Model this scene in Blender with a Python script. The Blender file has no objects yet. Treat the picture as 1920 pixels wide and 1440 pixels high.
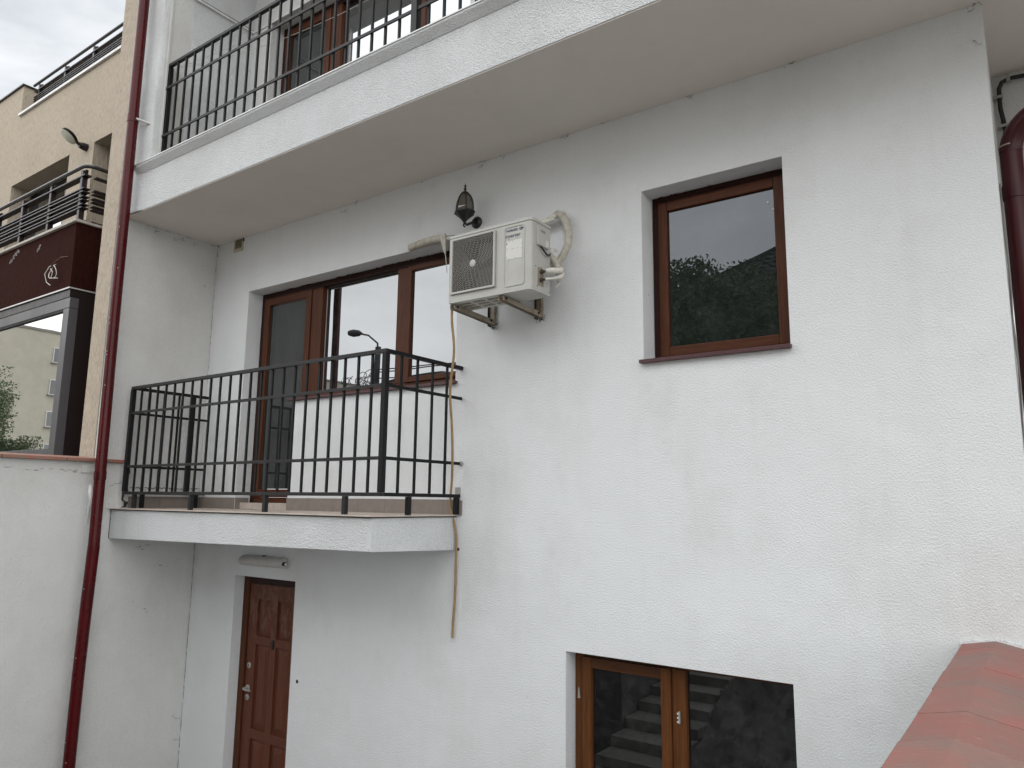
import bpy, math, random
import numpy as np
from mathutils import Vector, Matrix

random.seed(7)
RNG = np.random.default_rng(7)
scn = bpy.context.scene
C = scn.collection

# ------------------------------------------------------------------ camera
YAW, PITCH, ROLL, FPX = 0.62206288, 0.15705184, 0.01230907, 1397.48419
cy, sy = math.cos(YAW), math.sin(YAW)
cp, sp = math.cos(PITCH), math.sin(PITCH)
cr, sr = math.cos(ROLL), math.sin(ROLL)
B_ = np.array([[1, 0, 0], [0, 0, -1], [0, 1, 0.]])
Rz = np.array([[cy, sy, 0], [-sy, cy, 0], [0, 0, 1]])
Rx = np.array([[1, 0, 0], [0, cp, sp], [0, -sp, cp]])
Rr = np.array([[cr, -sr, 0], [sr, cr, 0], [0, 0, 1]])
M_ = Rr @ B_ @ Rx @ Rz
cam_d = bpy.data.cameras.new('camera')
cam = bpy.data.objects.new('camera', cam_d)
C.objects.link(cam)
r_, u_, b_ = M_[0], -M_[1], -M_[2]
cam.matrix_world = Matrix(((r_[0], u_[0], b_[0], 0.0), (r_[1], u_[1], b_[1], -4.2), (r_[2], u_[2], b_[2], 0.0), (0, 0, 0, 1)))
cam_d.sensor_width = 36
cam_d.lens = FPX / 1920 * 36
cam_d.clip_start = 0.05
cam_d.clip_end = 2000
scn.camera = cam

# ------------------------------------------------------------------ world: overcast daylight
SUN_EL, SUN_ROT = math.radians(40.7), math.radians(152)
w = bpy.data.worlds.new('World'); scn.world = w; w.use_nodes = True
nt = w.node_tree; nt.nodes.clear()
N = nt.nodes.new; Lk = nt.links.new
wo = N('ShaderNodeOutputWorld'); bg = N('ShaderNodeBackground'); Lk(bg.outputs[0], wo.inputs[0])
sky = N('ShaderNodeTexSky'); sky.sky_type = 'NISHITA'; sky.sun_disc = False
sky.sun_elevation = SUN_EL; sky.sun_rotation = SUN_ROT
tc = N('ShaderNodeTexCoord')
mp = N('ShaderNodeMapping'); mp.inputs['Scale'].default_value = (1.0, 1.0, 2.6)
Lk(tc.outputs['Generated'], mp.inputs[0])
nz = N('ShaderNodeTexNoise'); nz.inputs['Scale'].default_value = 3.2; nz.inputs['Detail'].default_value = 6; nz.inputs['Roughness'].default_value = .55
nz.inputs['Distortion'].default_value = .5
Lk(mp.outputs[0], nz.inputs['Vector'])
cr1 = N('ShaderNodeValToRGB')
cr1.color_ramp.elements[0].position = .36; cr1.color_ramp.elements[0].color = (4.2, 4.55, 4.95, 1)
cr1.color_ramp.elements[1].position = .62; cr1.color_ramp.elements[1].color = (7.7, 7.9, 8.15, 1)
Lk(nz.outputs['Fac'], cr1.inputs[0])
mx = N('ShaderNodeMixRGB'); mx.inputs[0].default_value = .94
Lk(sky.outputs[0], mx.inputs[1]); Lk(cr1.outputs[0], mx.inputs[2])
sx_ = N('ShaderNodeSeparateXYZ'); Lk(tc.outputs['Generated'], sx_.inputs[0])
mrz = N('ShaderNodeMapRange'); mrz.inputs['From Min'].default_value = 0.0; mrz.inputs['From Max'].default_value = 1.0
mrz.inputs['To Min'].default_value = .92; mrz.inputs['To Max'].default_value = .92      # overcast: brighter towards the zenith
Lk(sx_.outputs['Z'], mrz.inputs['Value'])
mg = N('ShaderNodeMixRGB'); mg.blend_type = 'MULTIPLY'; mg.inputs[0].default_value = 1
Lk(mx.outputs[0], mg.inputs[1]); Lk(mrz.outputs[0], mg.inputs[2])
Lk(mg.outputs[0], bg.inputs['Color'])
bg.inputs['Strength'].default_value = 0.0475

sd = bpy.data.lights.new('sun', 'SUN'); sd.energy = 1.5; sd.angle = math.radians(172); sd.color = (1.0, .98, .955)
so = bpy.data.objects.new('sun', sd); C.objects.link(so)
sdir = Vector((.24, -.80, .72)).normalized()       # direction towards the bright part of the cloud
so.rotation_euler = sdir.to_track_quat('Z', 'Y').to_euler()

scn.view_settings.view_transform = 'Standard'; scn.view_settings.look = 'None'
scn.view_settings.exposure = 1.60; scn.view_settings.gamma = 1.0
scn.view_settings.use_curve_mapping = False

# ------------------------------------------------------------------ materials
def new_mat(name):
    m = bpy.data.materials.new(name); m.use_nodes = True
    n = m.node_tree; b = n.nodes['Principled BSDF']
    return m, n, b

def nd(n, t, **kw):
    x = n.nodes.new(t)
    for k, v in kw.items():
        if k in x.inputs: x.inputs[k].default_value = v
        else: setattr(x, k, v)
    return x

def ramp(n, src, p0, c0, p1, c1):
    r = n.nodes.new('ShaderNodeValToRGB')
    r.color_ramp.elements[0].position = p0; r.color_ramp.elements[0].color = (*c0, 1)
    r.color_ramp.elements[1].position = p1; r.color_ramp.elements[1].color = (*c1, 1)
    n.links.new(src, r.inputs[0]); return r

def coords(n, scale=(1, 1, 1)):
    t = n.nodes.new('ShaderNodeTexCoord'); m = n.nodes.new('ShaderNodeMapping')
    m.inputs['Scale'].default_value = scale
    n.links.new(t.outputs['Object'], m.inputs[0]); return m.outputs[0]

def stucco(name, base, dirt, scale=85, bump=.5, dist=.006, stretch=(1, 1, 1), dirt_lo=.5, dirt_hi=.85, spots=True, grain=.08):
    """painted plaster: grainy relief, big soft smears of dirt, a few trowelled patches"""
    m, n, b = new_mat(name)
    v = coords(n); vs = coords(n, stretch)
    big = nd(n, 'ShaderNodeTexNoise', Scale=.75, Detail=6.0, Roughness=.62); n.links.new(v, big.inputs['Vector'])
    c = ramp(n, big.outputs['Fac'], dirt_lo, base, dirt_hi, dirt)
    # streaks that ran down the wall
    st = nd(n, 'ShaderNodeTexNoise', Scale=1.0, Detail=5.0, Roughness=.7)
    n.links.new(coords(n, (5.5, 5.5, .5)), st.inputs['Vector'])
    sc = ramp(n, st.outputs['Fac'], .50, (1, 1, 1), .82, (.86, .85, .82))
    mul = n.nodes.new('ShaderNodeMixRGB'); mul.blend_type = 'MULTIPLY'; mul.inputs[0].default_value = .3
    n.links.new(c.outputs[0], mul.inputs[1]); n.links.new(sc.outputs[0], mul.inputs[2])
    fine = nd(n, 'ShaderNodeTexNoise', Scale=float(scale), Detail=3.0, Roughness=.55); n.links.new(vs, fine.inputs['Vector'])
    gr = ramp(n, fine.outputs['Fac'], .3, (1 - grain,) * 3, .55, (1, 1, 1))
    mul2 = n.nodes.new('ShaderNodeMixRGB'); mul2.blend_type = 'MULTIPLY'; mul2.inputs[0].default_value = 1
    n.links.new(mul.outputs[0], mul2.inputs[1]); n.links.new(gr.outputs[0], mul2.inputs[2])
    out = mul2.outputs[0]
    if spots:
        vo = nd(n, 'ShaderNodeTexVoronoi', Scale=2.6, Randomness=1.0); n.links.new(v, vo.inputs['Vector'])
        sp_ = ramp(n, vo.outputs['Distance'], .008, (.32, .3, .28), .02, (1, 1, 1))
        m3 = n.nodes.new('ShaderNodeMixRGB'); m3.blend_type = 'MULTIPLY'; m3.inputs[0].default_value = .8
        n.links.new(out, m3.inputs[1]); n.links.new(sp_.outputs[0], m3.inputs[2]); out = m3.outputs[0]
    if spots:
        sn = nd(n, 'ShaderNodeTexNoise', Scale=34.0, Detail=6.0, Roughness=.7); n.links.new(coords(n, (1, 1, .55)), sn.inputs['Vector'])
        sr1 = ramp(n, sn.outputs['Fac'], .66, (0, 0, 0), .72, (1, 1, 1))
        sm = nd(n, 'ShaderNodeTexNoise', Scale=1.9, Detail=3.0, Roughness=.6); n.links.new(v, sm.inputs['Vector'])
        sr2 = ramp(n, sm.outputs['Fac'], .56, (0, 0, 0), .70, (.75, .75, .75))
        mm = n.nodes.new('ShaderNodeMath'); mm.operation = 'MULTIPLY'; n.links.new(sr1.outputs[0], mm.inputs[0]); n.links.new(sr2.outputs[0], mm.inputs[1])
        m4 = n.nodes.new('ShaderNodeMixRGB'); n.links.new(mm.outputs[0], m4.inputs[0]); n.links.new(out, m4.inputs[1]); m4.inputs[2].default_value = (.27, .25, .22, 1)
        out = m4.outputs[0]
        # broad grey smudges
        gs = nd(n, 'ShaderNodeTexNoise', Scale=1.1, Detail=8.0, Roughness=.72, Distortion=.4); n.links.new(coords(n, (1.3, 1.3, .8)), gs.inputs['Vector'])
        gr_ = ramp(n, gs.outputs['Fac'], .55, (1, 1, 1), .74, (.80, .79, .77))
        m5 = n.nodes.new('ShaderNodeMixRGB'); m5.blend_type = 'MULTIPLY'; m5.inputs[0].default_value = .4
        n.links.new(out, m5.inputs[1]); n.links.new(gr_.outputs[0], m5.inputs[2]); out = m5.outputs[0]
    n.links.new(out, b.inputs['Base Color'])
    b.inputs['Roughness'].default_value = .88
    b.inputs['Specular IOR Level'].default_value = .25
    # relief, faded inside trowelled patches
    pt = nd(n, 'ShaderNodeTexNoise', Scale=1.3, Detail=2.0, Roughness=.5, Distortion=.6); n.links.new(v, pt.inputs['Vector'])
    pr = ramp(n, pt.outputs['Fac'], .36, (.72,) * 3, .48, (1,) * 3)
    mid = nd(n, 'ShaderNodeTexNoise', Scale=scale * .55, Detail=2.0, Roughness=.5); n.links.new(vs, mid.inputs['Vector'])
    ad = n.nodes.new('ShaderNodeMath'); ad.operation = 'ADD'
    n.links.new(fine.outputs['Fac'], ad.inputs[0]); n.links.new(mid.outputs['Fac'], ad.inputs[1])
    ml = n.nodes.new('ShaderNodeMath'); ml.operation = 'MULTIPLY'
    n.links.new(ad.outputs[0], ml.inputs[0]); n.links.new(pr.outputs[0], ml.inputs[1])
    bp = nd(n, 'ShaderNodeBump', Strength=bump, Distance=dist); n.links.new(ml.outputs[0], bp.inputs['Height'])
    lo = nd(n, 'ShaderNodeTexNoise', Scale=4.0, Detail=2.0); n.links.new(v, lo.inputs['Vector'])
    bp2 = nd(n, 'ShaderNodeBump', Strength=.35, Distance=.02); n.links.new(lo.outputs['Fac'], bp2.inputs['Height'])
    n.links.new(bp.outputs[0], bp2.inputs['Normal'])
    n.links.new(bp2.outputs[0], b.inputs['Normal'])
    return m

def plain(name, col, rough=.5, metal=0.0, var=.15, scale=14, bump=0.0, bscale=120, spec=.5, col2=None, stretch=(1, 1, 1), lo=.35, hi=.7):
    m, n, b = new_mat(name)
    v = coords(n, stretch)
    t = nd(n, 'ShaderNodeTexNoise', Scale=float(scale), Detail=5.0, Roughness=.62); n.links.new(v, t.inputs['Vector'])
    c2 = col2 if col2 else tuple(x * (1 - var) for x in col)
    r = ramp(n, t.outputs['Fac'], lo, col, hi, c2)
    n.links.new(r.outputs[0], b.inputs['Base Color'])
    rr = ramp(n, t.outputs['Fac'], .3, (rough * .85,) * 3, .7, (min(1, rough * 1.15),) * 3)
    n.links.new(rr.outputs[0], b.inputs['Roughness'])
    b.inputs['Metallic'].default_value = metal; b.inputs['Specular IOR Level'].default_value = spec
    if bump:
        f = nd(n, 'ShaderNodeTexNoise', Scale=float(bscale), Detail=3.0); n.links.new(v, f.inputs['Vector'])
        bp = nd(n, 'ShaderNodeBump', Strength=bump, Distance=.003); n.links.new(f.outputs['Fac'], bp.inputs['Height'])
        n.links.new(bp.outputs[0], b.inputs['Normal'])
    return m

def wood(name, a, c, vertical=True, rough=.45):
    m, n, b = new_mat(name)
    v = coords(n, (26, 26, 1.6) if vertical else (1.6, 26, 26))
    t = nd(n, 'ShaderNodeTexNoise', Scale=2.4, Detail=6.0, Roughness=.65, Distortion=.4); n.links.new(v, t.inputs['Vector'])
    r = ramp(n, t.outputs['Fac'], .33, a, .68, c); n.links.new(r.outputs[0], b.inputs['Base Color'])
    b.inputs['Roughness'].default_value = rough; b.inputs['Specular IOR Level'].default_value = .18
    bp = nd(n, 'ShaderNodeBump', Strength=.12, Distance=.002); n.links.new(t.outputs['Fac'], bp.inputs['Height'])
    n.links.new(bp.outputs[0], b.inputs['Normal'])
    return m

def glass(name, f0, tint=(.95, .98, 1), body=(.012, .013, .013), wavy=.0):
    """double glazing before a dark room: a dark body under a mirror-like coat whose strength is f0 head-on"""
    m, n, b = new_mat(name)
    b.inputs['Base Color'].default_value = (*body, 1); b.inputs['Roughness'].default_value = .5
    b.inputs['Specular IOR Level'].default_value = 0
    g = nd(n, 'ShaderNodeBsdfGlossy', Roughness=.004); g.inputs['Color'].default_value = (*tint, 1)
    fr = nd(n, 'ShaderNodeFresnel', IOR=1.5)
    mr = nd(n, 'ShaderNodeMapRange'); mr.inputs['From Min'].default_value = .04; mr.inputs['From Max'].default_value = 1
    mr.inputs['To Min'].default_value = f0; mr.inputs['To Max'].default_value = 1
    n.links.new(fr.outputs[0], mr.inputs['Value'])
    mix = n.nodes.new('ShaderNodeMixShader')
    n.links.new(mr.outputs[0], mix.inputs[0]); n.links.new(b.outputs[0], mix.inputs[1]); n.links.new(g.outputs[0], mix.inputs[2])
    n.links.new(mix.outputs[0], n.nodes['Material Output'].inputs['Surface'])
    t = nd(n, 'ShaderNodeTexNoise', Scale=1.7, Detail=1.0); n.links.new(coords(n), t.inputs['Vector'])
    bp = nd(n, 'ShaderNodeBump', Strength=.05 + wavy, Distance=.01); n.links.new(t.outputs['Fac'], bp.inputs['Height'])
    n.links.new(bp.outputs[0], g.inputs['Normal'])
    # dust film
    d = nd(n, 'ShaderNodeTexNoise', Scale=9.0, Detail=8.0, Roughness=.75); n.links.new(coords(n), d.inputs['Vector'])
    dr = ramp(n, d.outputs['Fac'], .45, body, .85, tuple(x + .035 for x in body)); n.links.new(dr.outputs[0], b.inputs['Base Color'])
    return m

M = {}
M['white'] = stucco('white_stucco', (.745, .765, .775), (.62, .625, .62), scale=165, bump=.62, dist=.008)
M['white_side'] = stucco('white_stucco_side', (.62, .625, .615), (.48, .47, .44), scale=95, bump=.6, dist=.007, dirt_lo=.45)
M['white_slab'] = stucco('white_stucco_slab', (.76, .78, .79), (.60, .60, .59), scale=170, bump=1.0, dist=.014, spots=False, grain=.22)
M['soffit'] = stucco('soffit_paint', (.68, .645, .605), (.60, .57, .53), scale=140, bump=.12, dist=.003, spots=False, grain=.02)
M['beige'] = stucco('beige_stucco', (.42, .362, .285), (.34, .285, .22), scale=60, bump=.9, dist=.008, stretch=(1, 1, .22), spots=False, grain=.22)
M['beige_fin'] = stucco('beige_stucco_fin', (.44, .38, .305), (.36, .305, .24), scale=70, bump=1.0, dist=.012, stretch=(1, 1, .3), spots=False, grain=.2)
M['brown'] = stucco('brown_stucco', (.030, .0085, .006), (.020, .006, .0045), scale=50, bump=.6, dist=.008, stretch=(1, 1, .3), spots=False, grain=.3)
M['brown'].node_tree.nodes['Principled BSDF'].inputs['Specular IOR Level'].default_value = .06
M['grey_mortar'] = plain('grey_mortar', (.25, .25, .26), .9, bump=.5)
M['concrete'] = plain('concrete', (.27, .26, .245), .9, scale=3, var=.3, bump=.5, bscale=60)
M['asphalt'] = plain('asphalt', (.06, .06, .06), .92, scale=2, var=.3, bump=.6, bscale=150)
M['paving'] = plain('paving_stone', (.27, .25, .225), .9, scale=5, var=.25, bump=.4)
M['rubble'] = plain('rough_rubble', (.16, .155, .15), .95, scale=4, var=.5, bump=1.0, bscale=18)
M['frame'] = wood('mahogany_frame', (.095, .031, .012), (.050, .016, .007))
M['frame_h'] = wood('mahogany_frame_across', (.095, .031, .012), (.050, .016, .007), vertical=False)
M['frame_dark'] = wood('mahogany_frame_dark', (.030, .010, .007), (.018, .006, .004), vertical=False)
M['oak'] = wood('golden_oak_frame', (.135, .050, .015), (.075, .027, .009))
M['oak_h'] = wood('golden_oak_frame_across', (.09, .035, .013), (.05, .019, .008), vertical=False)
M['sill'] = plain('maroon_metal_sill', (.075, .026, .029), .45, scale=30, var=.25)
M['gasket'] = plain('black_gasket', (.012, .012, .012), .6)
M['glass_balcony'] = glass('glass_balcony', .27, wavy=.03)
M['glass_door'] = glass('glass_balcony_door', .10, body=(.020, .023, .022))
M['glass_right'] = glass('glass_right_window', .085, tint=(.88, .93, 1.0), body=(.013, .017, .015))
M['glass_low'] = glass('glass_lower_window', .10, body=(.006, .006, .006))
M['glass_mirror'] = glass('glass_enclosure', .52, tint=(1, 1, .97))
M['glass_upper'] = glass('glass_upper_window', .5)
M['iron'] = plain('black_iron', (.005, .005, .006), .5, scale=40, spec=.22, col2=(.013, .012, .011), lo=.52, hi=.8, bump=.25, bscale=220)
M['iron_worn'] = plain('worn_iron', (.012, .012, .013), .5, scale=28, spec=.3, col2=(.04, .038, .036), lo=.52, hi=.78, bump=.3, bscale=200)
M['pipe'] = plain('maroon_pipe', (.068, .0030, .0045), .27, scale=5, var=.25, spec=.25)
M['pipe_dark'] = plain('dark_maroon_pipe', (.048, .004, .006), .33, scale=5, var=.25, spec=.28)
M['tile_floor'] = plain('balcony_floor_tile', (.50, .43, .37), .55, scale=12, var=.18)
M['tile_skirt'] = plain('balcony_skirting_tile', (.235, .200, .175), .55, scale=12, var=.15)
M['grout'] = plain('dark_grout', (.06, .055, .05), .95)
M['ac'] = plain('cream_painted_steel', (.425, .425, .395), .42, scale=6, col2=(.36, .35, .315), lo=.5, hi=.85)
M['ac_grille'] = plain('grille_enamel', (.23, .22, .195), .45)
M['ac_bracket'] = plain('bracket_enamel', (.27, .235, .18), .5, scale=14, col2=(.12, .08, .05), lo=.5, hi=.75)
M['fan'] = plain('dark_fan_blade', (.05, .048, .045), .6)
M['ac_dark'] = plain('unit_inside', (.012, .012, .012), .7)
M['ac_label'] = plain('faded_label', (.60, .60, .56), .55, scale=160, col2=(.45, .45, .42), lo=.6, hi=.72)
M['print_blue'] = plain('blue_print', (.05, .055, .11), .6)
M['wrap'] = plain('grey_tape_wrap', (.46, .44, .38), .6, scale=26, col2=(.29, .25, .19), lo=.45, hi=.75, bump=.6, bscale=60, stretch=(1, 1, 1))
M['wrap_white'] = plain('white_insulation', (.68, .66, .60), .6, scale=30, var=.3, bump=.4)
M['brass'] = plain('valve_brass', (.06, .05, .04), .5)
M['hose'] = plain('tan_corrugated_hose', (.33, .215, .105), .6, scale=20, var=.25)
M['black'] = plain('black_enamel', (.008, .008, .009), .4)
M['rust'] = plain('rusty_bolt', (.03, .017, .011), .9)
M['smoked'] = glass('lantern_glass', .10, body=(.085, .075, .058))
M['plastic'] = plain('aged_white_plastic', (.52, .51, .49), .45, scale=8)
M['vent'] = plain('yellowed_vent', (.50, .46, .34), .55)
M['cable_black'] = plain('black_cable', (.008, .008, .010), .45)
M['cable_grey'] = plain('grey_cable', (.16, .15, .14), .6)
M['clip'] = plain('grey_clip', (.33, .32, .30), .6)
M['white_wire'] = plain('white_wire', (.55, .53, .50), .5)
M['alu'] = plain('anthracite_profile', (.080, .078, .085), .38, scale=3, var=.25, stretch=(1, 1, .1))
M['alu_dark'] = plain('dark_brown_profile', (.010, .005, .005), .4)
M['metal_trim'] = plain('bright_metal_edge', (.55, .55, .54), .35, metal=.4)
M['brown_rail'] = plain('brown_black_rail', (.020, .013, .015), .4, scale=20, var=.3)
M['hand_rail'] = plain('dark_tube_rail', (.035, .035, .036), .28, scale=20)
M['stone_cap'] = plain('light_stone_cap', (.42, .39, .35), .7, scale=18, col2=(.2, .18, .15), lo=.5, hi=.8)
M['lampdisc'] = plain('lamp_lens', (.60, .62, .52), .5)
M['roof_dark'] = plain('dark_metal_tile', (.035, .033, .036), .45, scale=9)
M['roof_brown'] = plain('brown_roof_tile', (.075, .030, .022), .6, scale=9, var=.4)
M['render_yellow'] = plain('pale_render', (.52, .50, .43), .9, scale=1.2, var=.12)
M['leaf'] = plain('leaf', (.12, .17, .065), .6, scale=3, col2=(.07, .105, .04))
M['leaf_light'] = plain('leaf_light', (.085, .12, .040), .6, scale=3, col2=(.04, .07, .022))
M['bark'] = plain('bark', (.10, .08, .06), .9, bump=.8, bscale=20)
M['lamp_grey'] = plain('lamp_head_grey', (.022, .024, .027), .5)
M['pole'] = plain('concrete_pole', (.06, .065, .07), .9)
M['blank_glass'] = glass('far_glass', .12, body=(.03, .035, .04))
M['pvc'] = plain('white_pvc', (.70, .70, .70), .4)
M['cobweb'] = plain('dusty_cobweb', (.05, .043, .036), .95)
M['plug'] = plain('dark_hole', (.03, .032, .035), .9)

# door with peeling varnish high up
def door_material():
    m, n, b = new_mat('worn_door_varnish')
    v = coords(n, (20, 20, 1.4))
    t = nd(n, 'ShaderNodeTexNoise', Scale=2.2, Detail=6.0, Roughness=.65); n.links.new(v, t.inputs['Vector'])
    r = ramp(n, t.outputs['Fac'], .3, (.130, .041, .021), .7, (.080, .025, .013))
    pn = nd(n, 'ShaderNodeTexNoise', Scale=13.0, Detail=7.0, Roughness=.6, Distortion=.9)
    n.links.new(coords(n, (1.5, 1, .7)), pn.inputs['Vector'])
    pr = ramp(n, pn.outputs['Fac'], .505, (0, 0, 0), .56, (1, 1, 1))
    sep = n.nodes.new('ShaderNodeSeparateXYZ'); n.links.new(coords(n), sep.inputs[0])
    mr = nd(n, 'ShaderNodeMapRange'); mr.inputs['From Min'].default_value = -1.38; mr.inputs['From Max'].default_value = -1.12
    n.links.new(sep.outputs['Z'], mr.inputs['Value'])
    mu = n.nodes.new('ShaderNodeMath'); mu.operation = 'MULTIPLY'
    n.links.new(pr.outputs[0], mu.inputs[0]); n.links.new(mr.outputs[0], mu.inputs[1])
    mu2 = n.nodes.new('ShaderNodeMath'); mu2.operation = 'MULTIPLY'; mu2.inputs[1].default_value = .5
    n.links.new(mu.outputs[0], mu2.inputs[0])
    mxx = n.nodes.new('ShaderNodeMixRGB'); n.links.new(mu2.outputs[0], mxx.inputs[0])
    n.links.new(r.outputs[0], mxx.inputs[1]); mxx.inputs[2].default_value = (.17, .092, .066, 1)
    n.links.new(mxx.outputs[0], b.inputs['Base Color']); b.inputs['Roughness'].default_value = .5
    b.inputs['Specular IOR Level'].default_value = .3
    return m
M['door'] = door_material()

def coping_material():
    m, n, b = new_mat('red_coping_clay')
    v = coords(n)
    t = nd(n, 'ShaderNodeTexNoise', Scale=3.0, Detail=8.0, Roughness=.62); n.links.new(v, t.inputs['Vector'])
    r = ramp(n, t.outputs['Fac'], .40, (.265, .098, .080), .62, (.195, .120, .100))
    # scratches across the tiles
    s = nd(n, 'ShaderNodeTexNoise', Scale=7.0, Detail=9.0, Roughness=.78); n.links.new(coords(n, (1.2, 7, 7)), s.inputs['Vector'])
    sr_ = ramp(n, s.outputs['Fac'], .53, (0, 0, 0), .95, (.75, .75, .75))
    oi = n.nodes.new('ShaderNodeObjectInfo'); om = nd(n, 'ShaderNodeMapRange'); om.inputs['To Min'].default_value = .95; om.inputs['To Max'].default_value = 1.05
    n.links.new(oi.outputs['Random'], om.inputs['Value'])
    ot = n.nodes.new('ShaderNodeMixRGB'); ot.blend_type = 'MULTIPLY'; ot.inputs[0].default_value = 1; n.links.new(r.outputs[0], ot.inputs[1]); n.links.new(om.outputs[0], ot.inputs[2])
    mxx = n.nodes.new('ShaderNodeMixRGB'); n.links.new(sr_.outputs[0], mxx.inputs[0])
    n.links.new(ot.outputs[0], mxx.inputs[1]); mxx.inputs[2].default_value = (.36, .25, .215, 1)
    s2 = nd(n, 'ShaderNodeTexNoise', Scale=4.0, Detail=9.0, Roughness=.8); n.links.new(coords(n, (2.5, 14, 14)), s2.inputs['Vector'])
    w_ = ramp(n, s2.outputs['Fac'], .655, (0, 0, 0), .70, (1, 1, 1))
    mx2 = n.nodes.new('ShaderNodeMixRGB'); n.links.new(w_.outputs[0], mx2.inputs[0])
    n.links.new(mxx.outputs[0], mx2.inputs[1]); mx2.inputs[2].default_value = (.68, .63, .58, 1)
    n.links.new(mx2.outputs[0], b.inputs['Base Color']); b.inputs['Roughness'].default_value = .62
    f = nd(n, 'ShaderNodeTexNoise', Scale=90.0, Detail=4.0); n.links.new(v, f.inputs['Vector'])
    bp = nd(n, 'ShaderNodeBump', Strength=.35, Distance=.003); n.links.new(f.outputs['Fac'], bp.inputs['Height'])
    n.links.new(bp.outputs[0], b.inputs['Normal'])
    return m
M['coping'] = coping_material()
M['coping_old'] = plain('old_coping_clay', (.30, .115, .085), .75, scale=7, col2=(.22, .16, .12), lo=.4, hi=.65, bump=.5, bscale=60)

# ------------------------------------------------------------------ builders
def empty(name, loc, label, cat, group=None, kind=None):
    o = bpy.data.objects.new(name, None); C.objects.link(o); o.location = loc
    o.empty_display_size = .1
    o['label'] = label; o['category'] = cat
    if group: o['group'] = group
    if kind: o['kind'] = kind
    return o

def tag(o, label=None, cat=None, group=None, kind=None):
    if label: o['label'] = label
    if cat: o['category'] = cat
    if group: o['group'] = group
    if kind: o['kind'] = kind
    return o

def world_pos(o):
    p = Vector((0, 0, 0))
    while o: p += o.location; o = o.parent
    return p

class MB:
    def __init__(s): s.v = []; s.f = []
    def quad(s, a, b, c, d):
        i = len(s.v); s.v += [tuple(a), tuple(b), tuple(c), tuple(d)]; s.f.append((i, i + 1, i + 2, i + 3)); return s
    def hexa(s, p):      # 8 corners: bottom 4 ccw, top 4 ccw
        i = len(s.v); s.v += [tuple(q) for q in p]
        for f in ((0, 3, 2, 1), (4, 5, 6, 7), (0, 1, 5, 4), (1, 2, 6, 5), (2, 3, 7, 6), (3, 0, 4, 7)): s.f.append(tuple(i + k for k in f))
        return s
    def box(s, x0, x1, y0, y1, z0, z1):
        x0, x1 = sorted((x0, x1)); y0, y1 = sorted((y0, y1)); z0, z1 = sorted((z0, z1))
        return s.hexa([(x0, y0, z0), (x1, y0, z0), (x1, y1, z0), (x0, y1, z0), (x0, y0, z1), (x1, y0, z1), (x1, y1, z1), (x0, y1, z1)])
    def bar(s, a, b, w, h, up=(0, 0, 1)):
        a, b = Vector(a), Vector(b); d = (b - a).normalized(); up = Vector(up)
        if abs(d.dot(up)) > .98: up = Vector((0, 1, 0))
        x = d.cross(up).normalized() * w / 2; y = x.cross(d).normalized() * h / 2
        return s.hexa([a - x - y, a + x - y, b + x - y, b - x - y, a - x + y, a + x + y, b + x + y, b - x + y])
    def tube(s, pts, r, seg=12, cap=True):
        pts = [Vector(p) for p in pts]; n = len(pts)
        rs = r if isinstance(r, (list, tuple)) else [r] * n
        i0 = len(s.v); prev = None
        for k, p in enumerate(pts):
            t = (pts[min(k + 1, n - 1)] - pts[max(k - 1, 0)]).normalized()
            if prev is None:
                u = t.cross(Vector((0, 0, 1)))
                if u.length < .1: u = t.cross(Vector((1, 0, 0)))
            else: u = prev - t * prev.dot(t)
            u.normalize(); prev = u; v = t.cross(u)
            for j in range(seg):
                a = 2 * math.pi * j / seg
                s.v.append(tuple(p + (u * math.cos(a) + v * math.sin(a)) * rs[k]))
        for k in range(n - 1):
            for j in range(seg):
                a = i0 + k * seg + j; b = i0 + k * seg + (j + 1) % seg
                s.f.append((a, b, b + seg, a + seg))
        if cap:
            s.f.append(tuple(i0 + j for j in range(seg))[::-1]); s.f.append(tuple(i0 + (n - 1) * seg + j for j in range(seg)))
        return s
    def lathe(s, prof, c, seg=24, axis=(0, 0, 1), rot=0):
        ax = Vector(axis).normalized(); u = ax.cross(Vector((0, 0, 1)))
        if u.length < .1: u = Vector((1, 0, 0))
        u.normalize(); v = ax.cross(u); c = Vector(c); i0 = len(s.v)
        for r, h in prof:
            for j in range(seg):
                a = 2 * math.pi * j / seg + rot
                s.v.append(tuple(c + ax * h + (u * math.cos(a) + v * math.sin(a)) * max(r, .0004)))
        for k in range(len(prof) - 1):
            for j in range(seg):
                a = i0 + k * seg + j; b = i0 + k * seg + (j + 1) % seg
                s.f.append((a, b, b + seg, a + seg))
        s.f.append(tuple(i0 + j for j in range(seg))[::-1]); s.f.append(tuple(i0 + (len(prof) - 1) * seg + j for j in range(seg)))
        return s
    def build(s, name, mat, parent=None, bevel=0, smooth=False, seg=2):
        me = bpy.data.meshes.new(name)
        off = world_pos(parent) if parent else Vector((0, 0, 0))
        me.from_pydata(s.v, [], s.f); me.update()
        me.materials.append(mat)
        o = bpy.data.objects.new(name, me); C.objects.link(o)
        if parent:
            o.parent = parent; o.location = -off      # meshes are written in world coordinates
        import bmesh
        bm = bmesh.new(); bm.from_mesh(me); bmesh.ops.recalc_face_normals(bm, faces=bm.faces)
        if bevel: bmesh.ops.bevel(bm, geom=list(bm.edges), offset=bevel, segments=seg, affect='EDGES', profile=.6, clamp_overlap=True)
        bm.to_mesh(me); bm.free()
        if smooth:
            for p in me.polygons: p.use_smooth = True
            try: me.set_sharp_from_angle(angle=math.radians(40))
            except Exception: pass
        return o

def B(name, dims, mat, parent=None, bevel=0, seg=2):
    return MB().box(*dims).build(name, mat, parent, bevel, seg=seg)


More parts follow.
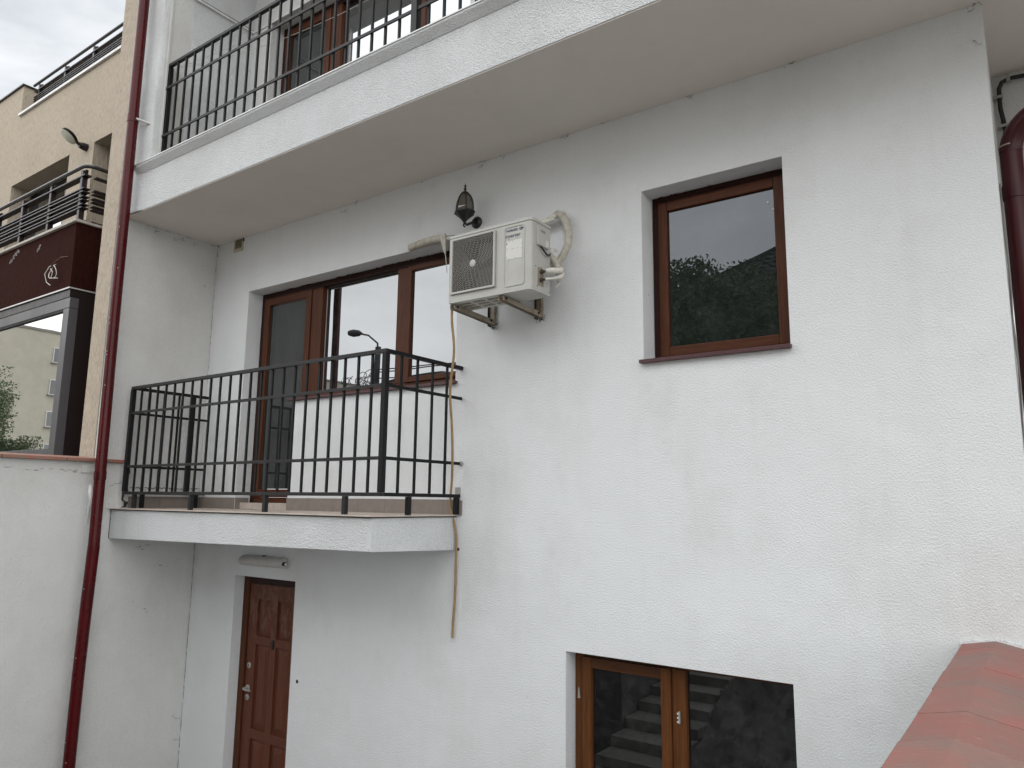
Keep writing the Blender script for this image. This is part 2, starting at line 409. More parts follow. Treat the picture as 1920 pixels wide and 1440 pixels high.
def wall_with_holes(name, mat, parent, x0, x1, z0, z1, y, thick, holes):
    """facade facing -Y at depth y, with reveals 'thick' deep round each opening"""
    xs = sorted({x0, x1, *[h[0] for h in holes], *[h[1] for h in holes]})
    zs = sorted({z0, z1, *[h[2] for h in holes], *[h[3] for h in holes]})
    m = MB()
    inside = lambda cx, cz: any(h[0] < cx < h[1] and h[2] < cz < h[3] for h in holes)
    for a, b in zip(xs, xs[1:]):
        for c, d in zip(zs, zs[1:]):
            if not inside((a + b) / 2, (c + d) / 2):
                m.quad((a, y, c), (b, y, c), (b, y, d), (a, y, d))
                m.quad((a, y + thick, c), (a, y + thick, d), (b, y + thick, d), (b, y + thick, c))
    Y0, Y1 = y, y + thick
    solid = lambda cx, cz: x0 < cx < x1 and z0 < cz < z1 and not inside(cx, cz)
    e = 1e-4
    for a in xs:
        for c, d in zip(zs, zs[1:]):
            if solid(a - e, (c + d) / 2) != solid(a + e, (c + d) / 2): m.quad((a, Y0, c), (a, Y1, c), (a, Y1, d), (a, Y0, d))
    for c in zs:
        for a, b in zip(xs, xs[1:]):
            if solid((a + b) / 2, c - e) != solid((a + b) / 2, c + e): m.quad((a, Y0, c), (b, Y0, c), (b, Y1, c), (a, Y1, c))
    me = bpy.data.meshes.new(name)
    # weld by position
    idx = {}; vs = []; fs = []
    for f in m.f:
        g = []
        for i in f:
            k = tuple(round(t, 5) for t in m.v[i])
            if k not in idx: idx[k] = len(vs); vs.append(k)
            g.append(idx[k])
        fs.append(g)
    me.from_pydata(vs, [], fs); me.update(); me.materials.append(mat)
    import bmesh
    bm = bmesh.new(); bm.from_mesh(me); bmesh.ops.recalc_face_normals(bm, faces=bm.faces); bm.to_mesh(me); bm.free()
    o = bpy.data.objects.new(name, me); C.objects.link(o)
    if parent: o.parent = parent; o.location = -world_pos(parent)
    return o

def ragged_edge(parent, x0, x1, y, z, amp, mat, name='foam_seam', step=.012, thick=.01, down=True):
    """uneven dark joint where plaster and frame meet"""
    m = MB(); x = x0; h = amp * .5
    while x < x1:
        h = min(amp, max(amp * .12, h + random.uniform(-.35, .35) * amp)); xe = min(x + step * random.uniform(.6, 1.6), x1)
        m.box(x, xe, y, y + thick, z, z + h); x = xe
    return m.build(name, mat, parent)

# ================================================================== SETTING
def ground(name, x0, x1, y0, y1, z, mat, nx=1, ny=1):
    m = MB(); m.quad((x0, y0, z), (x1, y0, z), (x1, y1, z), (x0, y1, z))
    return tag(m.build(name, mat), kind='structure')

# one sheet to the horizon with a hole where the sunken courtyard lies
m = MB()
X0, X1, Y0, Y1 = -6.75, -.40, -6.3, 0.0
for a, b, c, d in ((-600, X0, -600, 600), (X1, 600, -600, 600), (X0, X1, -600, Y0), (X0, X1, Y1 + .3, 600)):
    m.quad((a, c, -1.56), (b, c, -1.56), (b, d, -1.56), (a, d, -1.56))
tag(m.build('ground', M['paving']), kind='structure')
ground('road', -120, 120, -12.5, -8.0, -1.552, M['asphalt'])
k = MB().box(-120, 120, -8.0, -7.85, -1.6, -1.45).build('kerb', M['concrete']); tag(k, kind='structure')
ground('courtyard_floor', -6.75, -.4, -6.3, .1, -2.75, M['concrete'])
tag(MB().box(-6.75, -4.02, -6.3, -3.3, -2.75, -1.56).build('retaining_wall', M['rubble']), kind='structure')
tag(MB().box(-6.95, -6.751, -6.3, -.1, -2.75, -1.57).build('courtyard_edge', M['concrete']), kind='structure')

# rough slope right of the stairs
m = MB(); nx, ny = 60, 60
xs = np.linspace(-3.17, -.41, nx); ys = np.linspace(-6.2, -2.3, ny)
for j in range(ny):
    for i in range(nx):
        t = (ys[j] + 6.2) / 3.9
        z = -1.58 - 1.14 * t ** 1.2 + random.uniform(-.05, .05) + .06 * math.sin(xs[i] * 7 + ys[j] * 5)
        if j == ny - 1: z = -2.78
        m.v.append((xs[i], ys[j], z))
for j in range(ny - 1):
    for i in range(nx - 1):
        a = j * nx + i; m.f.append((a, a + 1, a + nx + 1, a + nx))
tag(m.build('rubble_slope', M['rubble'], smooth=True), kind='structure')

# concrete stairs climbing from the courtyard to the street
st = empty('courtyard_stairs', (-3.6, -2.4, -2.75), 'worn grey concrete stairs climbing from the sunken courtyard to the street', 'stairs')
zt = -2.75; y = -2.35
for i in range(11):
    zt += .108
    B('step', (-4.0, -3.18, y - .33 - (.03 if i < 10 else 0), y, zt - .108, zt), M['concrete'], st, bevel=.006); y -= .33

# ================================================================== WHITE HOUSE
house = empty('white_house', (-3.4, 0, -2.75), 'white stuccoed house with brown framed windows, two balconies and a basement door', 'house')
HX0, HX1 = -6.75, -.085
wall_with_holes('wall', M['white'], house, HX0, HX1, -2.75, 2.56, 0, .34,
    [(-2.0, -1.108, .885, 2.0), (-2.568, -1.175, -1.95, -.925), (-6.07, -5.229, -2.75, -.683), (-6.16, -5.40, -.10, 1.985), (-5.40, -3.53, .86, 1.985)])
# side wing wall that carries both slabs (its lower part is proud behind the balcony)
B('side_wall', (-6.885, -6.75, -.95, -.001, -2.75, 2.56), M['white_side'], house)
m = MB()    # broken plinth along the side wall of the balcony
prev = None
yy = -.70
while yy < -.02:
    d = random.uniform(.02, .045); h = .085 + random.uniform(-.012, .012)
    m.box(-6.749, -6.72 + random.uniform(-.004, .004), yy, min(yy + d, -.012), .01, h); yy += d
m.build('plinth', M['white_side'], house)
# recess at the right with its own back wall
B('recess_wall', (-.084, 3.0, .84, 1.0, -2.75, 2.56), M['white_side'], house)
B('recess_cheek', (-.3, -.088, .341, .84, -2.75, 2.56), M['white_side'], house)
# upper slab with soffit; the soffit is its own painted sheet
B('balcony_slab', (-6.88, 3.0, -.95, .84, 2.564, 2.94), M['white_slab'], house)
B('soffit', (-6.87, 3.0, -.944, .838, 2.556, 2.5635), M['soffit'], house)
m = MB()
for a, b in ((-6.60, 3.0),):
    p = [(-.955, 2.925), (-.90, 2.925), (-.90, 2.99), (-1.0, 2.99), (-1.0, 2.975)]
    i = len(m.v)
    for x in (a, b):
        for q in p: m.v.append((x, q[0], q[1]))
    n = len(p)
    for j in range(n): m.f.append((i + j, i + (j + 1) % n, i + n + (j + 1) % n, i + n + j))
    m.f.append(tuple(i + j for j in range(n))); m.f.append(tuple(i + n + j for j in range(n))[::-1])
cap = m.build('slab_edge', M['white_slab'], house)
B('edge_trim', (-6.605, 3.0, -1.006, -.86, 2.991, 3.0), M['metal_trim'], house)
B('deck', (-6.40, 3.0, -.86, .3, 2.941, 2.99), M['tile_skirt'], house)
# pier beside the upper balcony
m = MB(); nz_ = 40; prof = [(-6.885, -.70), (-6.885, -.935), (-6.86, -.952), (-6.62, -.966), (-6.46, -.955), (-6.42, -.935), (-6.405, -.90), (-6.40, .3)]
for k in range(nz_ + 1):
    z = 2.565 + (9 - 2.565) * k / nz_
    for (a, b) in prof:
        wv = .006 * math.sin(z * 5.0 + a * 3) + random.uniform(-.0015, .0015)
        m.v.append((a, b + (wv if b < -.9 else 0), z))
n = len(prof)
for k in range(nz_):
    for j in range(n - 1):
        a = k * n + j; m.f.append((a, a + 1, a + n + 1, a + n))
m.build('pier', M['white_slab'], house, smooth=True)
B('side_wall', (-6.88, -6.404, -.90, .33, 2.995, 5.6), M['white_side'], house)
# upper storey facade
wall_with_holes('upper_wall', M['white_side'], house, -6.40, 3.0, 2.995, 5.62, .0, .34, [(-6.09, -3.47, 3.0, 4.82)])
B('roof_slab', (-6.88, 3.0, -1.0, .34, 5.63, 5.9), M['white_slab'], house)
B('attic', (-6.9, 3.0, .35, 6.0, 2.57, 8.8), M['white_side'], house)
# conduits on the upper side wall
B('conduit', (-6.403, -6.388, -.885, -.865, 3.0, 5.6), M['white_side'], house, bevel=.003)
B('cable_trunking', (-6.403, -6.378, -.86, -.002, 4.80, 4.822), M['pvc'], house, bevel=.003)
B('cable', (-6.403, -6.385, -.86, -.002, 4.8235, 4.834), M['cable_black'], house)
B('cable_trunking', (-6.378, -5.6, -.012, -.001, 4.80, 4.82), M['pvc'], house, bevel=.002)

# ---- lower balcony slab
bal = empty('balcony_slab', (-5.1, 0, -.3), '', '')
del bal['label']; del bal['category']; bal.parent = house; bal.location = Vector((-5.1, 0, -.3)) - house.location
m = MB().hexa([(-6.749, -.83, -.356), (-3.49, -.83, -.321), (-3.49, -.002, -.345), (-6.749, -.002, -.356),
               (-6.749, -.83, -.112), (-3.49, -.83, -.112), (-3.49, -.002, -.112), (-6.749, -.002, -.112)])
m.build('slab', M['white_slab'], bal, bevel=.004)
B('mortar_bed', (-6.76, -3.485, -.835, -.003, -.1115, -.1035), M['grout'], bal)
random.seed(3)
for r_i, (ya, yb) in enumerate(((-.852, -.60), (-.597, -.30), (-.297, -.004))):
    x = -6.79 if r_i == 0 else -6.745
    while x < -3.47:
        xe = min(x + .297, -3.468)
        B('floor_tile', (x, xe, ya + random.uniform(-.003, .003) if r_i == 0 else ya, yb, -.1033, -.0945 + random.uniform(-.001, .001)), M['tile_floor'], bal)
        x += .30
x = -5.398
while x < -3.50:
    xe = min(x + .296, -3.452)
    B('skirting_tile', (x, xe, -.010, -.0005, -.094, .011 + random.uniform(-.001, .001)), M['tile_skirt'], bal); x += .2985
B('skirting_tile', (-3.449, -3.436, -.010, -.0005, -.10, .006), M['tile_skirt'], bal)
for a, b in ((-6.74, -6.655), (-6.652, -6.365), (-6.362, -6.213), (-6.210, -6.165)):
    B('skirting_tile', (a, b, -.010, -.0005, -.094, .009), M['tile_skirt'], bal)
B('skirting_tile', (-6.1595, -6.150, .0, .14, -.094, .009), M['tile_skirt'], bal)
for a, b in ((-.69, -.40), (-.397, -.10), (-.097, -.013)):
    B('skirting_tile', (-6.742, -6.731, a, b, -.094, .008), M['tile_skirt'], bal)
for a, b in ((-6.147, -5.95), (-5.947, -5.65), (-5.647, -5.405)):
    B('skirting_tile', (a, b, .045, .055, -.094, -.035), M['tile_floor'], bal)
B('door_step', (-6.15, -5.403, .056, .16, -.094, -.036), M['tile_skirt'], bal)

# ---- windows
def window_root(name, label=None):
    o = bpy.data.objects.new(name, None); C.objects.link(o); o.parent = house; o.location = -house.location
    if label: o['label'] = label
    return o

# right window: one big fixed-looking sash
wr = window_root('window', 'single square window with dark reflecting pane right of the outdoor unit')
x0, x1, z0, z1 = -1.995, -1.112, .886, 1.998; fy = .158
B('frame', (x0, x0 + .042, fy, fy + .07, z0, z1), M['frame_dark'], wr, .003)
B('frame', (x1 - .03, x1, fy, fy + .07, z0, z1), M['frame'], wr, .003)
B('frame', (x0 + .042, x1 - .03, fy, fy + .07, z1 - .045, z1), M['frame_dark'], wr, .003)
B('frame', (x0 + .042, x1 - .03, fy, fy + .07, z0, z0 + .035), M['frame_h'], wr, .003)
a, b, c, d = x0 + .044, x1 - .032, z0 + .037, z1 - .047; s_ = .062; sy0 = fy - .014
B('sash', (a, a + s_, sy0, fy + .055, c, d), M['frame'], wr, .006)
B('sash', (b - s_, b, sy0, fy + .055, c, d), M['frame'], wr, .006)
B('sash', (a + s_, b - s_, sy0, fy + .055, d - s_, d), M['frame_h'], wr, .006)
B('sash', (a + s_, b - s_, sy0, fy + .055, c, c + s_), M['frame_h'], wr, .006)
B('gasket', (a + s_ - .002, b - s_ + .002, fy + .012, fy + .016, c + s_ - .002, d - s_ + .002), M['gasket'], wr)
B('pane', (a + s_ + .005, b - s_ - .005, fy + .008, fy + .0115, c + s_ + .005, d - s_ - .005), M['glass_right'], wr)
m = MB().hexa([(-2.015, -.04, .862), (-1.10, -.04, .862), (-1.10, .157, .870), (-2.015, .157, .870), (-2.015, -.04, .884), (-1.10, -.04, .884), (-1.10, .157, .8925), (-2.015, .157, .8925)])
m.build('sill', M['sill'], wr, .002)
ragged_edge(wr, x0 + .01, x1 - .28, fy - .006, z1 - .028, .03, M['frame_dark'])
B('screen_mount', (a + .70, a + .712, fy + .0035, fy + .0075, 1.80, 1.812), M['pvc'], wr)
B('screen_mount', (a + .73, a + .742, fy + .0035, fy + .0075, 1.75, 1.760), M['pvc'], wr)

# lower window: left sash + fixed right pane
wl = window_root('window', 'low courtyard window in golden oak frame with two dark panes')
x0, x1, z0, z1 = -2.562, -1.18, -1.95, -.93; fy = .11
B('frame', (x0, x0 + .055, fy, fy + .07, z0, z1), M['oak'], wl, .003)
B('frame', (x1 - .025, x1, fy, fy + .07, z0, z1), M['oak'], wl, .003)
B('frame', (x0 + .055, x1 - .025, fy, fy + .07, z1 - .03, z1), M['oak_h'], wl, .003)
B('frame', (-1.905, -1.818, fy, fy + .07, z0, z1 - .032), M['oak'], wl, .003)
a, b, c, d = x0 + .057, -1.907, z0 + .02, z1 - .033; s_ = .064; sy0 = fy - .016
B('sash', (a, a + s_, sy0, fy + .05, c, d), M['oak'], wl, .006)
B('sash', (b - s_, b, sy0, fy + .05, c, d), M['oak'], wl, .006)
B('sash', (a + s_, b - s_, sy0, fy + .05, d - s_, d), M['oak_h'], wl, .006)
B('pane', (a + s_ + .004, b - s_ - .004, fy + .012, fy + .016, c + .05, d - s_ - .004), M['glass_low'], wl)
B('gasket', (a + s_, b - s_, fy + .018, fy + .022, c, d - s_ + .002), M['gasket'], wl)
B('pane', (-1.8175, x1 - .026, fy + .03, fy + .034, z0, z1 - .031), M['glass_low'], wl)
MB().hexa([(x0 + .020, fy - .010, -1.22), (x0 + .036, fy - .010, -1.22), (x0 + .036, fy, -1.22), (x0 + .020, fy, -1.22), (x0 + .026, fy - .010, -1.155), (x0 + .030, fy - .010, -1.155), (x0 + .030, fy, -1.155), (x0 + .026, fy, -1.155)]).build('screen_clip', M['clip'], wl)
MB().box(-1.866, -1.854, fy - .010, fy, -1.262, -1.192).build('screen_clip', M['clip'], wl, .003)
for z_ in (-1.25, -1.228, -1.205): MB().box(-1.871, -1.862, fy - .013, fy - .0101, z_ - .005, z_ + .005).build('screen_clip', M['pvc'], wl)

# balcony window: door + two fixed lights (also used, shifted, on the storey above)
def balcony_window(name, dx, dz, xr, gmat, gdoor, dark, label):
    o = window_root(name, label)
    X0, Z1, fy = -6.155 + dx, 1.982 + dz, .155
    m1a, m1b, m2a, m2b = -5.405 + dx, -5.262 + dx, -4.316 + dx, -4.196 + dx
    zb = -.035 + dz; zs = .888 + dz
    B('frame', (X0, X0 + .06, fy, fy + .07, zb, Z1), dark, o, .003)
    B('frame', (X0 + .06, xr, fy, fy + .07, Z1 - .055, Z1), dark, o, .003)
    B('frame', (m1a, m1b, fy, fy + .07, zs, Z1 - .057), M['frame'], o, .004)
    B('frame', (m1a, m1a + .05, fy, fy + .07, zb, zs), M['frame'], o, .004)
    B('frame', (m1b + .002, xr, fy, fy + .07, zs, zs + .055), M['frame_h'], o, .004)
    B('frame', (m2a, m2b, fy, fy + .07, zs + .057, Z1 - .057), M['frame'], o, .004)
    B('frame', (X0 + .06, m1a, fy, fy + .07, zb, zb + .05), M['frame_h'], o, .003)
    # door sash
    a, b, c, d = X0 + .062, m1a - .002, zb + .052, Z1 - .057; s_ = .072; ys = fy - .014
    B('sash', (a, a + s_, ys, fy + .05, c, d), M['frame'], o, .007)
    B('sash', (b - s_, b, ys, fy + .05, c, d), M['frame'], o, .007)
    B('sash', (a + s_, b - s_, ys, fy + .05, d - s_, d), M['frame_h'], o, .007)
    B('sash', (a + s_, b - s_, ys, fy + .05, c, c + s_), M['frame_h'], o, .007)
    B('pane', (a + s_ + .004, b - s_ - .004, fy + .010, fy + .014, c + s_ + .004, d - s_ - .004), gdoor, o)
    # right light sits in a sash of its own
    a, b, c, d = m2b + .002, xr, zs + .057, Z1 - .057; s_ = .045
    B('sash', (a, a + s_, ys, fy + .05, c, d), M['frame'], o, .006)
    B('sash', (a + s_, b, ys, fy + .05, d - s_, d), M['frame_h'], o, .006)
    B('sash', (a + s_, b, ys, fy + .05, c, c + s_), M['frame_h'], o, .006)
    B('pane', (a + s_ + .004, b - .01, fy + .010, fy + .014, c + s_ + .004, d - s_ - .004), gmat, o)
    # glass of the middle light, with its pale spacer bars
    B('gasket', (m1b + .001, m2a - .001, fy + .054, fy + .057, zs + .056, Z1 - .058), M['gasket'], o)
    B('pane', (m1b + .012, m2a - .012, fy + .048, fy + .052, zs + .067, Z1 - .069), gmat, o)
    for dims in ((m1b + .007, m1b + .011, fy + .044, fy + .0475, zs + .067, Z1 - .069), (m2a - .011, m2a - .007, fy + .044, fy + .0475, zs + .067, Z1 - .069)):
        B('spacer', dims, M['metal_trim'], o)
    return o
bw = balcony_window('balcony_window', 0, 0, -3.54, M['glass_balcony'], M['glass_door'], M['frame_dark'], 'brown framed balcony door and two panes reflecting clouds and a street lamp')
m = MB().hexa([(-5.46, -.035, .862), (-3.51, -.035, .862), (-3.51, .154, .868), (-5.395, .154, .868), (-5.46, -.035, .882), (-3.51, -.035, .882), (-3.51, .154, .889), (-5.395, .154, .889)])
m.build('sill', M['sill'], bw, .002)
ragged_edge(bw, -6.1, -3.6, .148, 1.955, .032, M['frame_dark'])
uw = balcony_window('upper_window', .06, 2.84, -3.475, M['glass_upper'], M['glass_door'], M['frame_dark'], 'brown framed window of the storey above, seen through the upper railing')
B('sill_wall', (-5.34, -3.475, .03, .34, 3.0, 3.70), M['white_side'], uw)

# ---- basement door
dr = window_root('door', 'narrow brown panelled door with peeling varnish at the top')
fy = .10
B('door_frame', (-6.068, -5.992, fy - .004, fy + .08, -2.75, -.686), M['frame'], dr, .004)
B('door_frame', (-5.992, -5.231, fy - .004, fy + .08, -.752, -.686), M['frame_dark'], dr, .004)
B('door_frame', (-5.300, -5.231, fy - .004, fy + .08, -2.75, -.754), M['frame'], dr, .004)
lx0, lx1, lz0, lz1 = -5.985, -5.303, -2.74, -.758
B('leaf', (lx0, lx1, fy + .030, fy + .07, lz0, lz1), M['door'], dr)
px0, px1 = (-5.865, -5.665), (-5.585, -5.385)
rows = [(-1.205, -.885), (-1.985, -1.275), (-2.60, -2.065)]
zc_prev = lz0
for (a, b) in ((lx0, px0[0]), (px0[1], px1[0]), (px1[1], lx1)):
    B('stile', (a, b, fy + .012, fy + .0295, lz0, lz1), M['door'], dr)
for (za, zb_) in ((lz0, -2.60), (-2.065, -1.985), (-1.275, -1.205), (-.885, lz1)):
    for (a, b) in (px0, px1):
        B('rail', (a, b, fy + .0125, fy + .0295, za, zb_), M['door'], dr)
for (za, zb_) in rows:
    for (a, b) in (px0, px1):
        i = .014; t = .045
        MB().hexa([(a + i, fy + .0295, za + i), (b - i, fy + .0295, za + i), (b - i, fy + .0295, zb_ - i), (a + i, fy + .0295, zb_ - i),
                   (a + i + t, fy + .013, za + i + t), (b - i - t, fy + .013, za + i + t), (b - i - t, fy + .013, zb_ - i - t), (a + i + t, fy + .013, zb_ - i - t)]).build('door_panel', M['door'], dr)
for z in (-1.465, -1.735):
    MB().lathe([(.026, 0), (.026, .006), (.02, .011), (.008, .012)], (-5.935, fy + .012, z), 18, axis=(0, -1, 0)).build('lock_rosette', M['clip'], dr, smooth=True)
    MB().box(-5.938, -5.932, fy - .0025, fy + .001, z - .011, z + .009).build('keyhole', M['black'], dr)
MB().lathe([(.027, 0), (.027, .006), (.013, .012), (.011, .045)], (-5.935, fy + .012, -1.655), 18, axis=(0, -1, 0)).build('lock_rosette', M['clip'], dr, smooth=True)
MB().tube([(-5.935, fy - .035, -1.655), (-5.92, fy - .045, -1.655), (-5.87, fy - .047, -1.657), (-5.83, fy - .04, -1.66)], [.010, .011, .009, .007], 10).build('handle', M['clip'], dr, smooth=True)
MB().lathe([(.02, 0), (.018, .006), (.006, .008)], (-5.625, fy + .012, -1.235), 12, axis=(0, -1, 0)).build('knocker', M['black'], dr, smooth=True)
MB().hexa([(-5.637, fy + .004, -1.30), (-5.613, fy + .004, -1.30), (-5.613, fy + .012, -1.30), (-5.637, fy + .012, -1.30),
           (-5.645, fy + .0, -1.24), (-5.605, fy + .0, -1.24), (-5.605, fy + .012, -1.24), (-5.645, fy + .012, -1.24)]).build('knocker', M['black'], dr, .002)
ragged_edge(dr, -6.066, -5.235, fy - .009, -.704, .014, M['frame_dark'], step=.02)

# ================================================================== PARTY / GARDEN WALL (left)
gw = empty('garden_wall', (-6.9, -3.2, -2.75), 'tall white garden wall under old red coping, behind the left downpipe', 'wall')
gx = -6.748
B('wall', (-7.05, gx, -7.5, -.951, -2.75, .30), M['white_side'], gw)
# wall end beside the balcony, with a ragged broken edge
m = MB(); zz = -.096
while zz < .298:
    h = random.uniform(.012, .03); ze = min(zz + h, .2985)
    m.box(-6.7495, -6.744, -.949, -.735 + random.uniform(-.018, .018) - (.03 if .05 < zz < .13 else 0), zz, ze); zz = ze
m.build('wall_end', M['white_side'], gw)
m = MB(); zz = -.10
while zz < .27:
    h = random.uniform(.01, .03); yy = -.735 + random.uniform(-.02, .012)
    m.box(-6.7498, -6.7425, yy, yy + random.uniform(.012, .035), zz, zz + h); zz += h
m.build('broken_edge', M['cobweb'], gw)
random.seed(11)
yy = -.755; i = 0
while yy > -7.2:
    ye = yy - .50 + random.uniform(-.02, .02)
    o_ = random.uniform(-.004, .004)
    MB().hexa([(-7.10, ye + .003, .302 + o_), (-6.705 + o_, ye + .003, .300 + o_), (-6.705 + o_, yy - .003, .300 + o_), (-7.10, yy - .003, .302 + o_),
               (-7.10, ye + .003, .360 + o_), (-6.705 + o_, ye + .003, .328 + o_), (-6.705 + o_, yy - .003, .328 + o_), (-7.10, yy - .003, .360 + o_)]).build('coping_tile', M['coping_old'], gw, .004)
    yy = ye; i += 1
B('mortar_bed', (-7.08, -6.73, -7.3, -.80, .299, .3015), M['grey_mortar'], gw)
B('junction_box', (-6.747, -6.739, -1.115, -1.005, .205, .285), M['white_side'], gw, .002)

# ================================================================== COPING WALL (lower right)
cw = empty('coping_wall', (-.26, -1.6, -2.75), 'low wall with ridged red clay coping running from the facade towards the viewer', 'wall')
B('wall', (-.37, -.20, -3.35, -.004, -2.75, -.672), M['white'], cw)
random.seed(5)
js = [.0, -.20, -.427, -.71, -1.075, -1.47, -1.815, -2.15, -2.5, -2.85, -3.2, -3.4]
for a, b in zip(js, js[1:]):
    g = .003; e = random.uniform(-.0025, .0025); o_ = random.uniform(-.002, .002)
    y1, y0 = a - g - (.006 if a == 0 else 0), b + g
    xl, xr, xm = -.398 + e, -.104 + e, -.259 + e
    v = []
    ns = 5
    m = MB()
    for yv in (y0, y1):
        m.v += [(xl, yv, -.665 + o_), (xl + .004, yv, -.632 + o_), (xm - .02, yv, -.608 + o_), (xm, yv, -.604 + o_), (xm + .02, yv, -.608 + o_), (xr - .004, yv, -.634 + o_), (xr, yv, -.667 + o_)]
    n = 7
    for j in range(n): m.f.append((j, (j + 1) % n, n + (j + 1) % n, n + j))
    m.f.append(tuple(range(n))); m.f.append(tuple(range(n, 2 * n))[::-1])
    m.build('coping_tile', M['coping'], cw, .0025, seg=1)
# rough mortar fillet where coping meets the facade
m = MB(); x = -.40
while x < -.115:
    w_ = random.uniform(.006, .016); t = abs(x + .259) / .139
    zz = -.604 - .028 * t
    m.box(x, x + w_, -.012 - random.uniform(0, .006), -.0005, zz - .004, zz + random.uniform(.006, .014)); x += w_
m.build('mortar_fillet', M['white'], cw)

# ================================================================== DOWNPIPES
dp = empty('downpipe', (-6.57, -1.05, -2.75), 'long maroon rain downpipe running down the left edge of the white house', 'downpipe')
def pipe_x(z):
    pts = [(-2.8, -6.60), (-2.17, -6.592), (-1.5, -6.588), (-.96, -6.568), (-.4, -6.537), (.3, -6.55), (1.4, -6.567), (2.44, -6.574), (3.4, -6.586), (9, -6.62)]
    for (a, xa), (b, xb) in zip(pts, pts[1:]):
        if a <= z <= b: return xa + (xb - xa) * (z - a) / (b - a)
    return -6.6
def seg_pipe(name, z0, z1, r, mat=M['pipe']):
    n = max(2, int((z1 - z0) / .25)); pts = [(pipe_x(z0 + (z1 - z0) * i / n), -1.05, z0 + (z1 - z0) * i / n) for i in range(n + 1)]
    return MB().tube(pts, r, 28).build(name, mat, dp, smooth=True)
seg_pipe('pipe', -2.75, -.40, .0465); seg_pipe('pipe', -.42, 2.52, .0445); seg_pipe('pipe', 2.46, 9.0, .0465)
seg_pipe('clamp', 3.40, 3.475, .0500); seg_pipe('clamp', .145, .215, .0490)
m = MB().tube([(pipe_x(3.43) + .045, -1.05, 3.43), (pipe_x(3.43) + .125, -.955, 3.395)], .012, 10); m.build('wall_anchor', M['plastic'], dp, smooth=True)
B('clamp_ear', (pipe_x(3.43) - .066, pipe_x(3.43) - .046, -1.058, -1.045, 3.395, 3.48), M['pipe'], dp, .002)
B('clamp_ear', (pipe_x(3.43) + .046, pipe_x(3.43) + .06, -1.058, -1.045, 3.395, 3.44), M['pipe'], dp, .002)
B('clamp_ear', (pipe_x(.18) + .04, pipe_x(.18) + .054, -1.115, -1.085, .15, .21), M['pipe'], dp, .002)
m = MB()      # paint chips
for (z, a) in ((2.0, .9), (1.55, .2), (1.5, .25), (1.25, .3), (1.22, .32), (.95, .55), (-.75, .35), (-1.3, .4), (-1.95, .1), (-2.1, .6), (2.38, .5)):
    x_ = pipe_x(z); m.lathe([(.0035, 0), (.0025, .0006)], (x_ + .0468 * math.sin(a), -1.05 - .0468 * math.cos(a), z), 6, axis=(math.sin(a), -math.cos(a), 0))
tag(m.build('paint_chips', M['pvc'], dp), kind='stuff')
MB().tube([(-6.73, -1.035, .10), (-6.70, -1.045, .04), (-6.69, -1.04, -.02), (-6.725, -1.035, -.12), (-6.74, -1.03, -.22)], [.012, .02, .016, .009, .002], 8).build('foam_blob', M['pvc'], dp, smooth=True)
# dark joint behind the pipe, between the two houses
tag(B('party_joint', (-6.905, -6.8855, -.946, -.90, -1.5, 9.0), M['grey_mortar'], house))

rp = empty('downpipe', (-.02, .2, -2.75), 'dark maroon downpipe with a curved elbow tucked behind the right corner of the facade', 'downpipe')
def tr(pts, r, name, mat, parent, seg=24): return MB().tube(pts, r, seg).build(name, mat, parent, smooth=True)
tr([(-.022, .2, -2.75), (-.022, .2, 1.80)], .0500, 'pipe', M['pipe_dark'], rp)
el = [(-.022 + .19 * (1 - math.cos(t)), .2 - .04 * math.sin(t) ** 2, 1.80 + .19 * math.sin(t)) for t in np.linspace(0, math.pi / 2, 14)]
tr(el + [(.9, .16, 2.02)], .0515, 'elbow', M['pipe_dark'], rp)
tr([(-.022, .2, 1.83), (-.022, .2, 1.837)], .0528, 'joint_ring', M['ac_bracket'], rp)
tr([(-.022, .2, 1.55), (-.022, .2, 1.625)], .0535, 'clamp', M['pipe_dark'], rp)
MB().bar((-.07, .2, 1.60), (-.085, .25, 1.60), .03, .05).build('clamp_ear', M['black'], rp)

# cables right of the corner
cb = empty('black_cable', (-.06, .8, 2.2), 'thick black cable bending under the soffit in the right corner recess', 'cable')
tr([(.9, .80, 2.522), (.5, .80, 2.515), (.075, .80, 2.502), (0, .80, 2.508), (-.035, .80, 2.495), (-.052, .80, 2.46), (-.054, .80, 2.40), (-.054, .80, 2.33), (-.046, .80, 2.26), (-.040, .80, 2.19), (-.052, .80, 2.12), (-.058, .8, 2.0)], .0125, 'cable', M['cable_black'], cb, 10)
for p in ((-.054, .80, 2.405), (-.043, .80, 2.22)):
    MB().box(p[0] - .035, p[0] + .016, .782, .825, p[2] - .008, p[2] + .008).build('cable_clip', M['clip'], cb, .002)
MB().box(-.012, .006, .782, .825, 2.49, 2.53).build('cable_clip', M['clip'], cb, .002)
gc = empty('grey_cable', (-.08, .1, 1.0), 'thin grey wires hanging loose along the right edge of the facade', 'cable')
tr([(-.079, .12, 1.62), (-.079, .11, 1.3), (-.074, .10, 1.05), (-.080, .09, .85), (-.072, .08, .6), (-.079, .07, .35), (-.08, .06, .1), (-.079, .06, -.6)], .0035, 'wire', M['cable_grey'], gc, 6)
tr([(-.080, .14, 1.62), (-.076, .13, 1.2), (-.080, .12, .95), (-.073, .10, .72), (-.080, .09, .4), (-.076, .08, .1), (-.08, .08, -.6)], .0045, 'wire', M['cable_grey'], gc, 6)

# ================================================================== RAILINGS
def bars(parent, mesh_dims, positions, mat, name='bar'):
    o0 = None
    for p in positions:
        if o0 is None:
            o0 = B(name, mesh_dims, mat, parent, .0015, seg=1); base = Vector(o0.location); o0.location = base + Vector(p)
        else:
            o = o0.copy(); C.objects.link(o); o.parent = parent; o.location = base + Vector(p)

